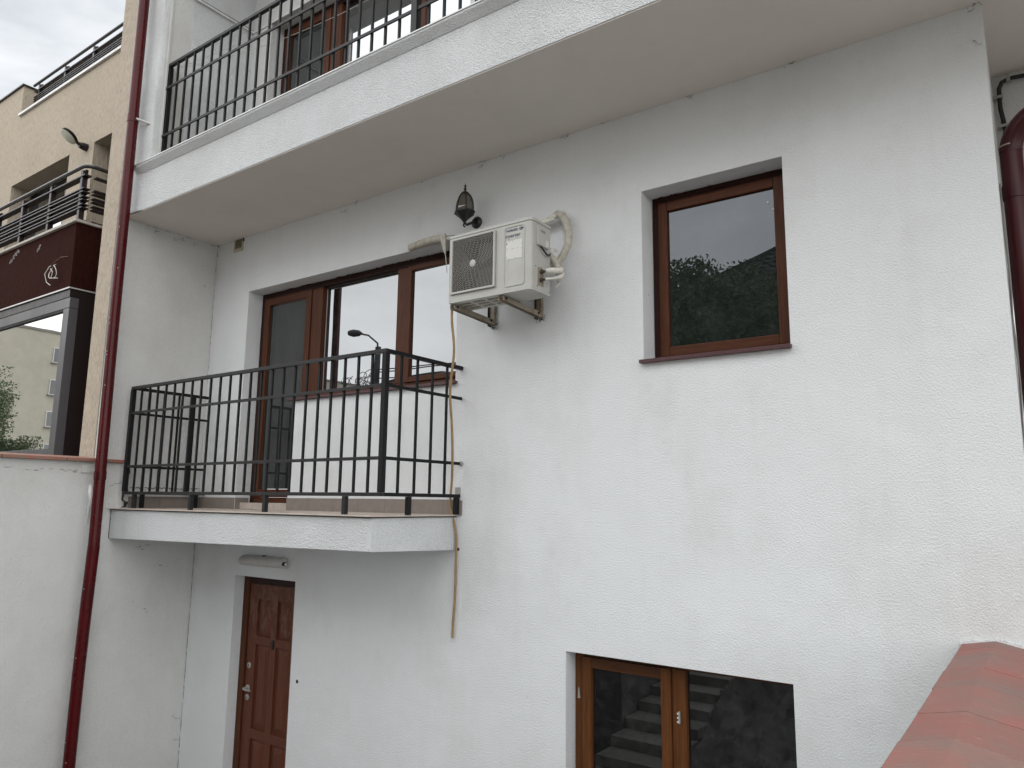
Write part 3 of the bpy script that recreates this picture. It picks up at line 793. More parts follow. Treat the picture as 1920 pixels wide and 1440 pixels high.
rl = empty('balcony_railing', (-5.05, -.78, -.09), 'black iron railing around the small lower balcony, with a free right corner', 'railing')
Yf, XL, XR = -.78, -6.645, -3.47
TOP = .985
B('top_rail', (XL - .015, XR + .016, Yf - .016, Yf + .016, TOP - .026, TOP), M['iron_worn'], rl, .002)
B('top_rail', (XR - .016, XR + .016, Yf + .0165, -.002, TOP - .026, TOP), M['iron'], rl, .002)
B('top_rail', (XL - .016, XL + .016, Yf + .0165, -.04, TOP - .028, TOP - .002), M['iron'], rl, .002)
for z, h in ((.745, .022), (.270, .022)):
    B('rail', (XL + .019, XR - .019, Yf - .013, Yf - .001, z - h / 2, z + h / 2), M['iron_worn'], rl, .0015)
    B('rail', (XR + .0, XR + .012, Yf + .019, -.003, z - h / 2, z + h / 2), M['iron'], rl, .0015)
    B('rail', (XL + .0, XL + .012, Yf + .019, -.04, z - h / 2, z + h / 2), M['iron'], rl, .0015)
B('bottom_rail', (XL - .015, XR + .016, Yf - .016, Yf + .016, .026, .050), M['iron_worn'], rl, .002)
B('bottom_rail', (XR - .016, XR + .016, Yf + .0165, -.003, .026, .050), M['iron'], rl, .002)
B('bottom_rail', (XL - .016, XL + .016, Yf + .0165, -.013, .026, .050), M['iron'], rl, .002)
for x, y in ((XL, Yf), (XR, Yf)):
    B('post', (x - .0185, x + .0185, y - .0185, y + .0185, .0505, TOP - .0265), M['iron'], rl, .002)
B('post', (XL - .0185, XL + .0185, -.215, -.178, .0505, TOP - .029), M['iron'], rl, .002)
step = (XR - XL) / 24
bars(rl, (-.009, .009, Yf, Yf + .015, .0505, TOP - .0265), [(XL + step * i, 0, 0) for i in range(1, 24)], M['iron'])
bars(rl, (XR - .015, XR - .0005, -.009, .009, .0505, TOP - .0265), [(0, Yf + .156 * i, 0) for i in range(1, 5)], M['iron'])
bars(rl, (XL - .015, XL - .0005, -.009, .009, .0505, TOP - .0295), [(0, y_, 0) for y_ in (-.62, -.48, -.335)], M['iron'])
bars(rl, (-.016, .016, Yf - .016, Yf + .016, -.0935, .0255), [(x_, 0, 0) for x_ in (-6.47, -5.60, -4.645, -3.80)], M['iron_worn'], 'foot')
bars(rl, (-.016, .016, -.016, .016, -.0935, .0255), [(-3.47, -.525, 0), (-3.47, -.03, 0), (-6.64, -.62, 0), (-6.64, -.1, 0)], M['iron'], 'foot')
MB().lathe([(.02, 0), (.017, .006), (.006, .010)], (-3.455, -.001, .27), 10, axis=(0, -1, 0)).build('wall_fixing', M['clip'], rl)

ur = empty('balcony_railing', (-3.0, -.85, 3.0), 'long grey black railing of the upper balcony, cut by the top of the photo', 'railing')
Yf = -.85
B('top_rail', (-6.40, 2.9, Yf - .017, Yf + .017, 3.985, 4.012), M['iron_worn'], ur, .002)
for z in (3.760, 3.285):
    B('rail', (-6.40, 2.9, Yf - .0245, Yf - .0125, z - .012, z + .012), M['iron_worn'], ur, .0015)
for x in (-6.385, -3.235, -.1, 2.85):
    B('post', (x - .018, x + .018, Yf - .012, Yf + .024, 3.001, 3.984), M['iron'], ur, .002)
B('post', (-3.235 - .026, -3.235 + .026, Yf - .032, Yf - .0255, 3.001, 3.984), M['iron_worn'], ur, .002)
bars(ur, (-.009, .009, Yf - .012, Yf + .006, 3.001, 3.984), [(x_, 0, 0) for x_ in [-6.242 + .1357 * i for i in range(0, 66)] if min(abs(x_ - q) for q in (-6.385, -3.235, -.1, 2.85)) > .04], M['iron'])

cl = empty('clothesline', (-5, -.7, 4.0), 'two thin pale washing lines sagging behind the upper railing', 'clothesline')
for (p0, p1, sag, mt) in (((-6.38, -.80, 4.0), (-3.6, -.42, 4.30), .10, 'white_wire'), ((-6.38, -.80, 3.995), (-3.4, -.25, 4.25), .16, 'cable_grey')):
    pts = []
    for i in range(17):
        t = i / 16; p = Vector(p0).lerp(Vector(p1), t); p.z -= sag * 4 * t * (1 - t); pts.append(p)
    tr(pts, .0022, 'line', M['white_wire'], cl, 5)

# ================================================================== AIR CONDITIONER
ac = empty('air_conditioner', (-2.87, 0, 1.3), 'cream wall mounted outdoor cooling unit with round fan grille', 'air conditioner')
ax0, ax1, ay0, ay1, az0, az1 = -3.195, -2.525, -.49, -.265, 1.318, 1.785
def rounded_prism(x0, x1, y0, y1, z0, z1, r, seg=5):
    pts = []
    for cx_, cy_, a0 in ((x1 - r, y0 + r, -90), (x1 - .008, y1 - .008, 0), (x0 + .008, y1 - .008, 90), (x0 + .012, y0 + .012, 180)):
        rr = r if (cx_ == x1 - r) else (.008 if cy_ > y0 + .1 else .012)
        for k in range(seg + 1):
            a = math.radians(a0 + 90 * k / seg); pts.append((cx_ + rr * math.cos(a), cy_ + rr * math.sin(a)))
    m = MB(); n = len(pts)
    for z in (z0, z1):
        for p in pts: m.v.append((p[0], p[1], z))
    for j in range(n): m.f.append((j, (j + 1) % n, n + (j + 1) % n, n + j))
    m.f.append(tuple(range(n))[::-1]); m.f.append(tuple(range(n, 2 * n)))
    return m
gx0, gx1, gz0, gz1 = -3.175, -2.800, 1.368, 1.750
# casing built as shell pieces round the fan opening
MB().box(gx1, -2.70, ay0, ay0 + .006, az0 + .012, az1 - .020).build('front_panel', M['ac'], ac)
MB().box(ax0, gx0, ay0, ay0 + .006, az0 + .012, az1 - .020).build('front_panel', M['ac'], ac)
MB().box(gx0, gx1, ay0, ay0 + .006, gz1, az1 - .020).build('front_panel', M['ac'], ac)
MB().box(gx0, gx1, ay0, ay0 + .006, az0 + .012, gz0).build('front_panel', M['ac'], ac)
rounded_prism(-2.71, ax1, ay0 + .0005, ay1, az0 + .0121, az1 - .0201, .028).build('casing', M['ac'], ac, smooth=True)
MB().box(ax0, ax0 + .006, ay0 + .0065, ay1, az0 + .0121, az1 - .0201).build('casing', M['ac'], ac)
MB().box(ax0 + .0065, ax0 + .0085, ay0 + .0066, ay0 + .10, az0 + .013, az1 - .021).build('liner', M['ac_dark'], ac)
MB().box(-2.714, -2.7102, ay0 + .0066, ay0 + .10, az0 + .013, az1 - .021).build('liner', M['ac_dark'], ac)
MB().box(ax0 + .009, -2.7145, ay0 + .0066, ay0 + .10, az0 + .0115, az0 + .0128).build('liner', M['ac_dark'], ac)
MB().box(ax0 + .007, -2.711, ay1 - .01, ay1, az0 + .013, az1 - .021).build('rear_panel', M['ac_dark'], ac)
MB().box(ax0 + .007, -2.711, ay0 + .10, ay0 + .104, az0 + .013, az1 - .021).build('fan_shroud', M['ac_dark'], ac)
rounded_prism(ax0 - .004, ax1 + .004, ay0 - .004, ay1 + .004, az1 - .0185, az1, .031).build('top_cover', M['ac'], ac, smooth=True)
rounded_prism(ax0 - .001, ax1 + .001, ay0 - .002, ay1 + .002, az0 - .004, az0 + .0105, .029).build('base_pan', M['ac'], ac, smooth=True)
for i in range(3):
    for x_ in (-3.10, -2.98, -2.86):
        B('base_rib', (x_ - .045, x_ + .045, ay0 + .05 + i * .055, ay0 + .075 + i * .055, az0 - .009, az0 - .0042), M['ac_bracket'], ac, .003)
# grille frame, rings and ties
fr_ = .013
for d_ in ((gx0, gx0 + fr_, ay0 - .012, ay0 - .0005, gz0, gz1), (gx1 - fr_, gx1, ay0 - .018, ay0 - .0005, gz0, gz1),
           (gx0 + fr_, gx1 - fr_, ay0 - .012, ay0 - .0005, gz1 - .008, gz1), (gx0 + fr_, gx1 - fr_, ay0 - .016, ay0 - .0005, gz0, gz0 + .014)):
    B('grille_frame', d_, M['ac'], ac, .003)
ccx, ccz = (gx0 + gx1) / 2, (gz0 + gz1) / 2
def clipbox(x, z): return gx0 + .008 < x < gx1 - .008 and gz0 + .008 < z < gz1 - .006
m = MB(); yg0 = ay0 - .010; pitch = .0115; hw = .0016
for k in range(22):
    r = .026 + pitch * k; n = max(40, int(2 * math.pi * r / .010))
    for j in range(n):
        a0, a1 = 2 * math.pi * j / n, 2 * math.pi * (j + 1) / n
        if not (clipbox(ccx + r * math.cos(a0), ccz + r * math.sin(a0)) and clipbox(ccx + r * math.cos(a1), ccz + r * math.sin(a1))): continue
        p = []
        for yy in (yg0, yg0 + .0022):
            for (rr, a) in ((r - hw, a0), (r + hw, a0), (r + hw, a1), (r - hw, a1)): p.append((ccx + rr * math.cos(a), yy, ccz + rr * math.sin(a)))
        m.hexa(p)
    nb = max(8, int(2 * math.pi * r / .030)); off = (k % 2) * .5
    if k < 21:
        for j in range(nb):
            a = 2 * math.pi * (j + off) / nb; ra, rb = r + hw, r + pitch - hw
            if not (clipbox(ccx + rb * math.cos(a), ccz + rb * math.sin(a)) and clipbox(ccx + ra * math.cos(a), ccz + ra * math.sin(a))): continue
            m.bar((ccx + ra * math.cos(a), yg0 + .003, ccz + ra * math.sin(a)), (ccx + rb * math.cos(a), yg0 + .003, ccz + rb * math.sin(a)), .0030, .002, up=(0, 1, 0))
tag(m.build('grille_rings', M['ac_grille'], ac), kind='stuff')
MB().lathe([(.024, 0), (.024, .003), (.020, .0055), (.001, .006)], (ccx, ay0 - .006, ccz), 28, axis=(0, -1, 0)).build('grille_hub', M['ac'], ac, smooth=True)
for k in range(3):       # fan blades behind
    a0 = 2 * math.pi * k / 3 + .4; m = MB(); nn = 8
    for i in range(nn + 1):
        a = a0 + 1.45 * i / nn
        for r in (.03, .165): m.v.append((ccx + r * math.cos(a), ay0 + .060 + .03 * i / nn, ccz + r * math.sin(a)))
    for i in range(nn): m.f.append((2 * i, 2 * i + 1, 2 * i + 3, 2 * i + 2))
    m.build('fan_blade', M['fan'], ac)
# raised panel with rounded border on the right
def round_rect(x0, x1, z0, z1, r, n=6):
    p = []
    for cx_, cz_, a0 in ((x1 - r, z1 - r, 0), (x0 + r, z1 - r, 90), (x0 + r, z0 + r, 180), (x1 - r, z0 + r, 270)):
        for k in range(n + 1):
            a = math.radians(a0 + 90 * k / n); p.append((cx_ + r * math.cos(a), cz_ + r * math.sin(a)))
    return p
def rr_ring(o_, i_, yo, yi):
    m = MB(); n = len(o_)
    for (p, yv) in ((o_, ay0 - .0004), (o_, yo), (i_, yi), (i_, ay0 - .0004)):
        for q in p: m.v.append((q[0], yv, q[1]))
    for r in range(3):
        for j in range(n): m.f.append((r * n + j, r * n + (j + 1) % n, (r + 1) * n + (j + 1) % n, (r + 1) * n + j))
    return m
P0, P1, P2, P3 = -2.736, -2.574, 1.352, 1.752
rr_ring(round_rect(P0, P1, P2, P3, .022), round_rect(P0 + .007, P1 - .007, P2 + .007, P3 - .007, .016), ay0 - .004, ay0 - .004).build('panel_border', M['ac'], ac, smooth=True)
B('label', (P0 + .016, P1 - .020, ay0 - .0012, ay0 - .0002, 1.530, 1.655), M['ac_label'], ac)
def text(s, x, z, size, mat, name, y=ay0 - .0014, sx=1.0, bold=0):
    cu = bpy.data.curves.new(name, 'FONT'); cu.body = s; cu.size = size; cu.extrude = .0003; cu.offset = bold
    o = bpy.data.objects.new(name, cu); C.objects.link(o)
    bpy.context.view_layer.update()
    me = bpy.data.meshes.new_from_object(o); bpy.data.objects.remove(o)
    o = bpy.data.objects.new(name, me); C.objects.link(o); me.materials.append(mat)
    o.parent = ac; o.location = Vector((x, y, z)) - ac.location; o.rotation_euler = (math.pi / 2, 0, 0); o.scale = (sx, 1, 1)
    return o
text('NORASKI', P0 + .016, 1.716, .022, M['print_blue'], 'lettering', sx=.98, bold=.0003)
text('inverter', P0 + .010, 1.676, .036, M['print_blue'], 'lettering', sx=1.02)
rr_ring(round_rect(P1 - .043, P1 - .018, 1.714, 1.733, .009), round_rect(P1 - .037, P1 - .026, 1.719, 1.729, .004), ay0 - .0014, ay0 - .0014).build('logo', M['print_blue'], ac)
MB().hexa([(P1 - .028, ay0 - .0016, 1.716), (P1 - .011, ay0 - .0016, 1.722), (P1 - .011, ay0 - .0004, 1.722), (P1 - .028, ay0 - .0004, 1.716), (P1 - .028, ay0 - .0016, 1.733), (P1 - .012, ay0 - .0016, 1.729), (P1 - .012, ay0 - .0004, 1.729), (P1 - .028, ay0 - .0004, 1.733)]).build('logo', M['print_blue'], ac)
text('L', P0 + .018, 1.632, .022, M['print_blue'], 'lettering', y=ay0 - .0018, bold=.0006)
m = MB(); random.seed(21)
for i in range(46):
    if random.random() < .5: x_, z_ = P0 + .018 + random.random() * .10, random.choice((1.664, 1.655, 1.532, 1.60, 1.648)) + random.uniform(-.003, .003)
    else: x_, z_ = random.choice((P0 + .02, P1 - .024, P1 - .026)) + random.uniform(-.003, .003), 1.53 + random.random() * .12
    m.box(x_, x_ + random.uniform(.0015, .006), ay0 - .0016, ay0 - .0012, z_, z_ + random.uniform(.001, .0035))
m.build('label_remnants', M['cable_grey'], ac)
# side: electric cover, nameplate, valves
B('side_cover', (ax1 - .001, ax1 + .016, -.435, -.305, 1.615, 1.742), M['ac'], ac, .006)
B('cover_recess', (ax1 + .0155, ax1 + .0175, -.405, -.355, 1.705, 1.722), M['ac_bracket'], ac)
B('nameplate', (ax1 + .0155, ax1 + .0172, -.345, -.315, 1.625, 1.665), M['ac_label'], ac)
tr([(ax1 + .012, -.40, 1.612), (ax1 + .022, -.38, 1.588), (ax1 + .02, -.34, 1.572), (ax1 + .012, -.30, 1.578), (ax1, -.268, 1.60)], .006, 'cable', M['cable_black'], ac, 8)
B('valve_plate', (ax1 - .001, ax1 + .003, -.415, -.350, 1.355, 1.475), M['ac_bracket'], ac, .001)
for z_ in (1.445, 1.392):
    MB().lathe([(.013, 0), (.013, .016), (.008, .018), (.008, .032)], (ax1 + .002, -.385, z_), 10, axis=(1, 0, 0)).build('valve', M['brass'], ac, smooth=True)
    MB().lathe([(.010, 0), (.010, .014)], (ax1 + .018, -.385, z_ + .004), 8, axis=(0, -1, 0)).build('valve', M['brass'], ac)
for (yy, zz) in ((-.42, 1.347), (-.44, 1.475), (-.28, 1.34), (-.28, 1.77), (-.375, 1.478)):
    MB().lathe([(.0045, 0), (.003, .002)], (ax1 + .0005, yy, zz), 8, axis=(1, 0, 0)).build('screw', M['brass'], ac)
# brackets
for bx in (-3.178, -2.772):
    br = bpy.data.objects.new('bracket', None); C.objects.link(br); br.parent = ac; br.location = (0, 0, 0)
    for s_ in (-.018, .018):
        MB().hexa([(bx + s_ - .002, -.455, 1.286), (bx + s_ + .002, -.455, 1.286), (bx + s_ + .002, -.02, 1.245), (bx + s_ - .002, -.02, 1.245),
                   (bx + s_ - .002, -.470, 1.312), (bx + s_ + .002, -.470, 1.312), (bx + s_ + .002, -.02, 1.312), (bx + s_ - .002, -.02, 1.312)] if False else
                  [(bx + s_ - .002, -.47, 1.280), (bx + s_ + .002, -.47, 1.280), (bx + s_ + .002, -.03, 1.258), (bx + s_ - .002, -.03, 1.258),
                   (bx + s_ - .002, -.47, 1.312), (bx + s_ + .002, -.47, 1.312), (bx + s_ + .002, -.03, 1.296), (bx + s_ - .002, -.03, 1.296)]).build('arm', M['ac_bracket'], br, .001)
    MB().hexa([(bx - .016, -.465, 1.306), (bx + .016, -.465, 1.306), (bx + .016, -.035, 1.290), (bx - .016, -.035, 1.290),
               (bx - .016, -.465, 1.310), (bx + .016, -.465, 1.310), (bx + .016, -.035, 1.294), (bx - .016, -.035, 1.294)]).build('arm', M['ac_bracket'], br)
    B('wall_leg', (bx - .022, bx + .022, -.028, -.001, 1.258, 1.62), M['ac_bracket'], br, .003)
    B('wall_leg', (bx - .026, bx - .022, -.045, -.002, 1.250, 1.60), M['ac_dark'], br)
    MB().lathe([(.009, 0), (.009, .006), (.004, .009)], (bx + .0205, -.06, 1.283), 8, axis=(1, 0, 0)).build('bolt', M['rust'], br)
    MB().lathe([(.009, 0), (.009, .006), (.004, .009)], (bx + .0205, -.44, 1.297), 8, axis=(1, 0, 0)).build('bolt', M['rust'], br)
    m = MB(); random.seed(int(bx * -100))
    for i in range(26):
        p = Vector((bx + random.uniform(-.03, .034), -.004 - random.random() * .018, 1.252 + random.uniform(-.018, .02)))
        m.tube([p, p + Vector((random.uniform(-.02, .02), random.uniform(-.008, .0), random.uniform(-.016, .01)))], .0018, 4)
    m.build('dirt_tuft', M['cobweb'], br)

# refrigerant lines
il = empty('insulated_pipe', (-3.8, -.05, 2.0), 'short grey taped pipe stub coming out of the wall above the balcony window', 'pipe')
tr([(-4.02, -.012, 1.996), (-4.0, -.034, 1.998), (-3.9, -.042, 2.006), (-3.8, -.045, 2.010), (-3.70, -.048, 2.006), (-3.62, -.05, 1.995)], [.020, .030, .031, .031, .031, .027], 'taped_pipe', M['wrap'], il, 16)
tr([(-3.64, -.05, 1.993), (-3.45, -.06, 1.965), (-3.2, -.06, 1.95), (-2.9, -.06, 1.94), (-2.72, -.06, 1.935)], .017, 'bare_pipe', M['wrap_white'], il, 12)
tr([(-3.63, -.035, 2.01), (-3.45, -.045, 1.985)], .010, 'bare_pipe', M['cable_black'], il, 10)
MB().hexa([(-3.66, -.085, 2.022), (-3.60, -.085, 2.022), (-3.60, -.07, 2.022), (-3.66, -.07, 2.022), (-3.60, -.088, 1.86), (-3.585, -.088, 1.86), (-3.585, -.08, 1.86), (-3.60, -.08, 1.86)]).build('tape_flap', M['wrap'], il)
MB().hexa([(-3.60, -.09, 1.93), (-3.594, -.09, 1.93), (-3.594, -.086, 1.93), (-3.60, -.086, 1.93), (-3.565, -.09, 1.70), (-3.561, -.09, 1.70), (-3.561, -.086, 1.70), (-3.565, -.086, 1.70)]).build('tape_flap', M['wrap'], il)

ir = empty('insulated_pipe', (-2.55, -.08, 1.7), 'taped pipe loop curling down to the valves right of the outdoor unit', 'pipe')
tr([(-2.78, -.07, 1.925), (-2.70, -.06, 1.932), (-2.65, -.06, 1.945), (-2.605, -.06, 1.95)], .020, 'bare_pipe', M['wrap_white'], ir, 12)
tr([(-2.76, -.09, 1.90), (-2.66, -.08, 1.915), (-2.61, -.08, 1.918)], .014, 'bare_pipe', M['wrap_white'], ir, 12)
tr([(-2.640, -.05, 1.955), (-2.605, -.055, 1.963), (-2.565, -.055, 1.945), (-2.530, -.06, 1.885), (-2.510, -.06, 1.80), (-2.512, -.065, 1.72), (-2.545, -.08, 1.645), (-2.585, -.11, 1.575), (-2.600, -.13, 1.53)], [.018, .026, .028, .028, .027, .026, .025, .025, .018], 'taped_pipe', M['wrap'], ir, 14)
tr([(-2.485, -.385, 1.449), (-2.46, -.36, 1.452), (-2.43, -.30, 1.462), (-2.47, -.22, 1.50)], [.013, .020, .019, .014], 'bare_pipe', M['wrap_white'], ir, 12)
tr([(-2.485, -.385, 1.395), (-2.45, -.345, 1.402), (-2.43, -.28, 1.43), (-2.46, -.22, 1.47)], [.008, .008, .015, .012], 'bare_pipe', M['wrap_white'], ir, 10)
tr([(-2.62, -.24, 1.72), (-2.60, -.22, 1.66), (-2.54, -.20, 1.58), (-2.50, -.20, 1.50), (-2.50, -.20, 1.42)], [.012, .022, .024, .026, .014], 'taped_pipe', M['wrap'], ir, 10)
random.seed(9)
for (p, s_) in (((-2.60, -.15, 1.60), .05), ((-2.53, -.16, 1.555), .05), ((-2.565, -.16, 1.52), .045), ((-2.47, -.2, 1.48), .045), ((-2.50, -.2, 1.40), .05), ((-2.57, -.22, 1.63), .045), ((-2.555, -.12, 1.665), .04)):
    p = Vector(p); a = Vector((random.uniform(-1, 1), random.uniform(-.6, 0), random.uniform(-1, 1))).normalized() * s_; b = Vector((random.uniform(-1, 1), -.3, random.uniform(-1, 1))).normalized() * s_ * .7
    n_ = a.cross(b).normalized() * .0015
    MB().hexa([p, p + a * .9, p + a + b * .6, p + b, p + n_, p + a * .9 + n_, p + a + b * .6 + n_, p + b + n_]).build('tape_flap', random.choice((M['wrap'], M['wrap_white'])), ir)

dh = empty('drain_hose', (-3.3, -.3, .3), 'thin tan corrugated hose hanging from the outdoor unit past the balcony corner', 'hose')
ctrl = [(-3.205, -.440, 1.315), (-3.203, -.440, 1.20), (-3.195, -.42, 1.0), (-3.28, -.35, .75), (-3.34, -.25, .50), (-3.405, -.16, .30), (-3.49, -.06, .14), (-3.52, -.035, .04), (-3.525, -.03, -.02), (-3.503, -.032, -.09), (-3.482, -.03, -.16), (-3.470, -.022, -.24), (-3.468, -.02, -.45), (-3.470, -.02, -.68), (-3.480, -.02, -.83), (-3.483, -.02, -.945)]
# smooth through the control points (Catmull-Rom), corrugated
pts = []
cc = [Vector(c) for c in ctrl]
for i in range(len(cc) - 1):
    p0, p1, p2, p3 = cc[max(i - 1, 0)], cc[i], cc[i + 1], cc[min(i + 2, len(cc) - 1)]
    nseg = max(2, int((p2 - p1).length / .0035))
    for k in range(nseg):
        t = k / nseg
        pts.append(.5 * ((2 * p1) + (-p0 + p2) * t + (2 * p0 - 5 * p1 + 4 * p2 - p3) * t * t + (-p0 + 3 * p1 - 3 * p2 + p3) * t ** 3))
MB().tube(pts, [.0098 if (k // 1) % 2 else .0078 for k in range(len(pts))], 10).build('hose', M['hose'], dh)
MB().box(-3.50, -3.455, -.010, -.0005, .012, .10).build('hose_strap', M['clip'], dh, .003)

# ================================================================== LANTERN, VENT, LIGHT
ln = empty('wall_lantern', (-3.36, 0, 2.05), 'black hexagonal carriage lantern on the wall just above the outdoor unit', 'lantern')
lx, ly = -3.362, -.14
MB().lathe([(.046, 0), (.046, .012), (.034, .026), (.016, .032)], (-3.352, -.0005, 2.078), 20, axis=(0, -1, 0)).build('wall_plate', M['black'], ln, smooth=True)
tr([(-3.352, -.03, 2.075), (-3.352, -.07, 2.055), (lx, -.11, 2.03), (lx, ly, 2.035), (lx, ly, 2.05)], .010, 'arm', M['black'], ln, 10)
tr([(lx, ly, 2.035), (lx, ly - .012, 2.012), (lx, ly + .005, 2.005)], .006, 'arm', M['black'], ln, 8)
MB().lathe([(.012, 0), (.020, .012), (.042, .035), (.062, .052), (.070, .060), (.083, .068), (.083, .078), (.074, .082)], (lx, ly, 2.042), 6, rot=.3).build('base_cup', M['black'], ln)
prof_g = [(.068, 2.125), (.069, 2.150), (.066, 2.180), (.058, 2.212), (.044, 2.242), (.026, 2.262)]
for k in range(6):
    a0, a1 = 2 * math.pi * k / 6 + .3, 2 * math.pi * (k + 1) / 6 + .3
    m = MB()
    for (r, z) in prof_g:
        for a, q in ((a0, .003), (a1, .003), (a1, .007), (a0, .007)): m.v.append((lx + math.cos(a) * (r - q), ly + math.sin(a) * (r - q), z))
    for i in range(len(prof_g) - 1):
        for j in range(4): m.f.append((4 * i + j, 4 * i + (j + 1) % 4, 4 * i + 4 + (j + 1) % 4, 4 * i + 4 + j))
    m.f.append((3, 2, 1, 0)); i = 4 * (len(prof_g) - 1); m.f.append((i, i + 1, i + 2, i + 3))
    m.build('pane', M['smoked'], ln)
    tr([(lx + math.cos(a0) * r, ly + math.sin(a0) * r, z) for (r, z) in prof_g], .0048, 'rib', M['black'], ln, 6)
MB().lathe([(.030, 0), (.031, .006), (.022, .016), (.014, .022), (.008, .028), (.008, .036), (.013, .041), (.007, .047), (.006, .058), (.010, .064), (.004, .072), (.001, .085)], (lx, ly, 2.258), 12).build('finial', M['black'], ln, smooth=True)

vg = empty('vent_grille', (-6.375, 0, 2.505), 'small yellowed square vent grille under the soffit near the left corner', 'vent')
for d_ in ((-6.450, -6.433, -.012, -.0005, 2.432, 2.575), (-6.322, -6.305, -.012, -.0005, 2.432, 2.575), (-6.433, -6.322, -.012, -.0005, 2.555, 2.575), (-6.433, -6.322, -.012, -.0005, 2.432, 2.460)):
    B('frame', d_, M['vent'], vg, .002)
B('backing', (-6.433, -6.322, -.004, -.0006, 2.460, 2.555), M['ac_dark'], vg)
for i in range(8):
    z_ = 2.464 + i * .0118
    MB().hexa([(-6.433, -.011, z_), (-6.322, -.011, z_), (-6.322, -.009, z_ + .0), (-6.433, -.009, z_), (-6.433, -.007, z_ + .006), (-6.322, -.007, z_ + .006), (-6.322, -.0045, z_ + .005), (-6.433, -.0045, z_ + .005)]).build('slat', M['vent'], vg)
B('bracket', (-6.305, -6.298, -.014, -.0005, 2.52, 2.59), M['ac_dark'], vg)

wl_ = empty('bulkhead_light', (-5.65, 0, -.53), 'long grey plastic tube light mounted above the basement door', 'light')
m = MB(); seg = 14; n_ = 0
xs_ = [(-5.965, .4), (-5.955, .82), (-5.935, 1.0), (-5.37, 1.0), (-5.352, .93), (-5.349, .6)]
for (x_, s_) in xs_:
    for j in range(seg + 1):
        a = math.pi * j / seg
        m.v.append((x_, -.006 - .070 * s_ * math.sin(a), -.540 + .046 * s_ * math.cos(a)))
for i in range(len(xs_) - 1):
    for j in range(seg): a = i * (seg + 1) + j; m.f.append((a, a + 1, a + seg + 2, a + seg + 1))
m.f.append(tuple(range(seg + 1))); m.f.append(tuple(range(5 * (seg + 1), 6 * (seg + 1)))[::-1])
m.build('cover', M['plastic'], wl_, smooth=True)
B('base', (-5.94, -5.36, -.0058, -.0005, -.574, -.506), M['plastic'], wl_, .002)
MB().lathe([(.017, 0), (.017, .022), (.012, .024)], (-5.350, -.038, -.545), 14, axis=(1, 0, 0)).build('switch_collar', M['ac_dark'], wl_, smooth=True)
MB().lathe([(.011, 0), (.011, .010), (.006, .013)], (-5.326, -.038, -.545), 14, axis=(1, 0, 0)).build('pull_switch', M['pvc'], wl_, smooth=True)
B('cable_entry', (-5.665, -5.635, -.03, -.001, -.506, -.488), M['black'], wl_, .003)

# small marks on the walls
tag(MB().lathe([(.016, 0), (.011, .002)], (-5.138, -.0005, -1.472), 9, axis=(0, -1, 0)).build('drilled_hole', M['plug']), 'small dark drilled hole in the white wall right of the basement door', 'hole')
tag(MB().lathe([(.008, 0), (.011, .004), (.003, .010)], (-3.462, -.0005, -.337), 9, axis=(0, -1, 0)).build('rusty_screw', M['rust']), 'rusty screw head under the right end of the lower balcony slab', 'screw')
def web(px, n, s):
    m_ = MB()
    for _ in range(n):
        p = Vector(px) + Vector((random.gauss(0, s), -random.random() * .012, random.gauss(0, s * .45)))
        q = p + Vector((random.gauss(0, s * .8), -random.random() * .008, random.gauss(0, s * .6)))
        m_.tube([p, (p + q) / 2 + Vector((0, 0, random.gauss(0, .004))), q], .0011, 4)
    return m_
m = MB(); random.seed(14)
spots = [(-4.83, -.004, 2.50, 9, .022), (-3.30, -.004, 2.545, 10, .02), (-3.13, -.004, 2.545, 5, .016), (-2.59, -.004, 2.545, 9, .018), (-2.25, -.004, 2.55, 4, .02), (-1.66, -.004, 2.545, 9, .018), (-1.03, -.004, 2.545, 7, .016), (-4.70, -.004, 2.54, 3, .02),
         (-.11, -.004, 2.54, 9, .02), (-.13, -.003, 2.35, 5, .03), (-6.72, -.004, 2.545, 7, .014), (-6.735, -.004, 2.45, 5, .012), (-6.74, -.004, 2.3, 4, .01), (-3.9, -.004, 2.545, 3, .02), (-6.743, -.004, 1.72, 4, .008)]
for (a, b, c, n_, s_) in spots:
    w_ = web((a, b, c), n_, s_); i0 = len(m.v); m.v += w_.v; m.f += [tuple(i0 + k for k in f) for f in w_.f]
for (yy, zz, n_, s_) in ((-.66, 2.52, 9, .022), (-.45, 2.48, 8, .02), (-.40, 2.51, 8, .014), (-.26, 2.50, 6, .016), (-.12, 2.1, 5, .012), (-.5, -.43, 7, .03), (-.36, -.62, 5, .02), (-.45, -1.0, 5, .02), (-.08, -2.0, 3, .03), (-.05, -2.2, 3, .02)):
    for _ in range(n_):
        p = Vector((-6.747 + random.random() * .008, yy + random.gauss(0, s_), zz + random.gauss(0, s_ * .5)))
        q = p + Vector((random.random() * .006, random.gauss(0, s_), random.gauss(0, s_ * .6)))
        m.tube([p, q], .0012, 4)
o_ = m.build('cobwebs', M['cobweb']); tag(o_, 'dusty cobweb tufts clinging along the joint of wall and soffit', 'cobwebs', kind='stuff')

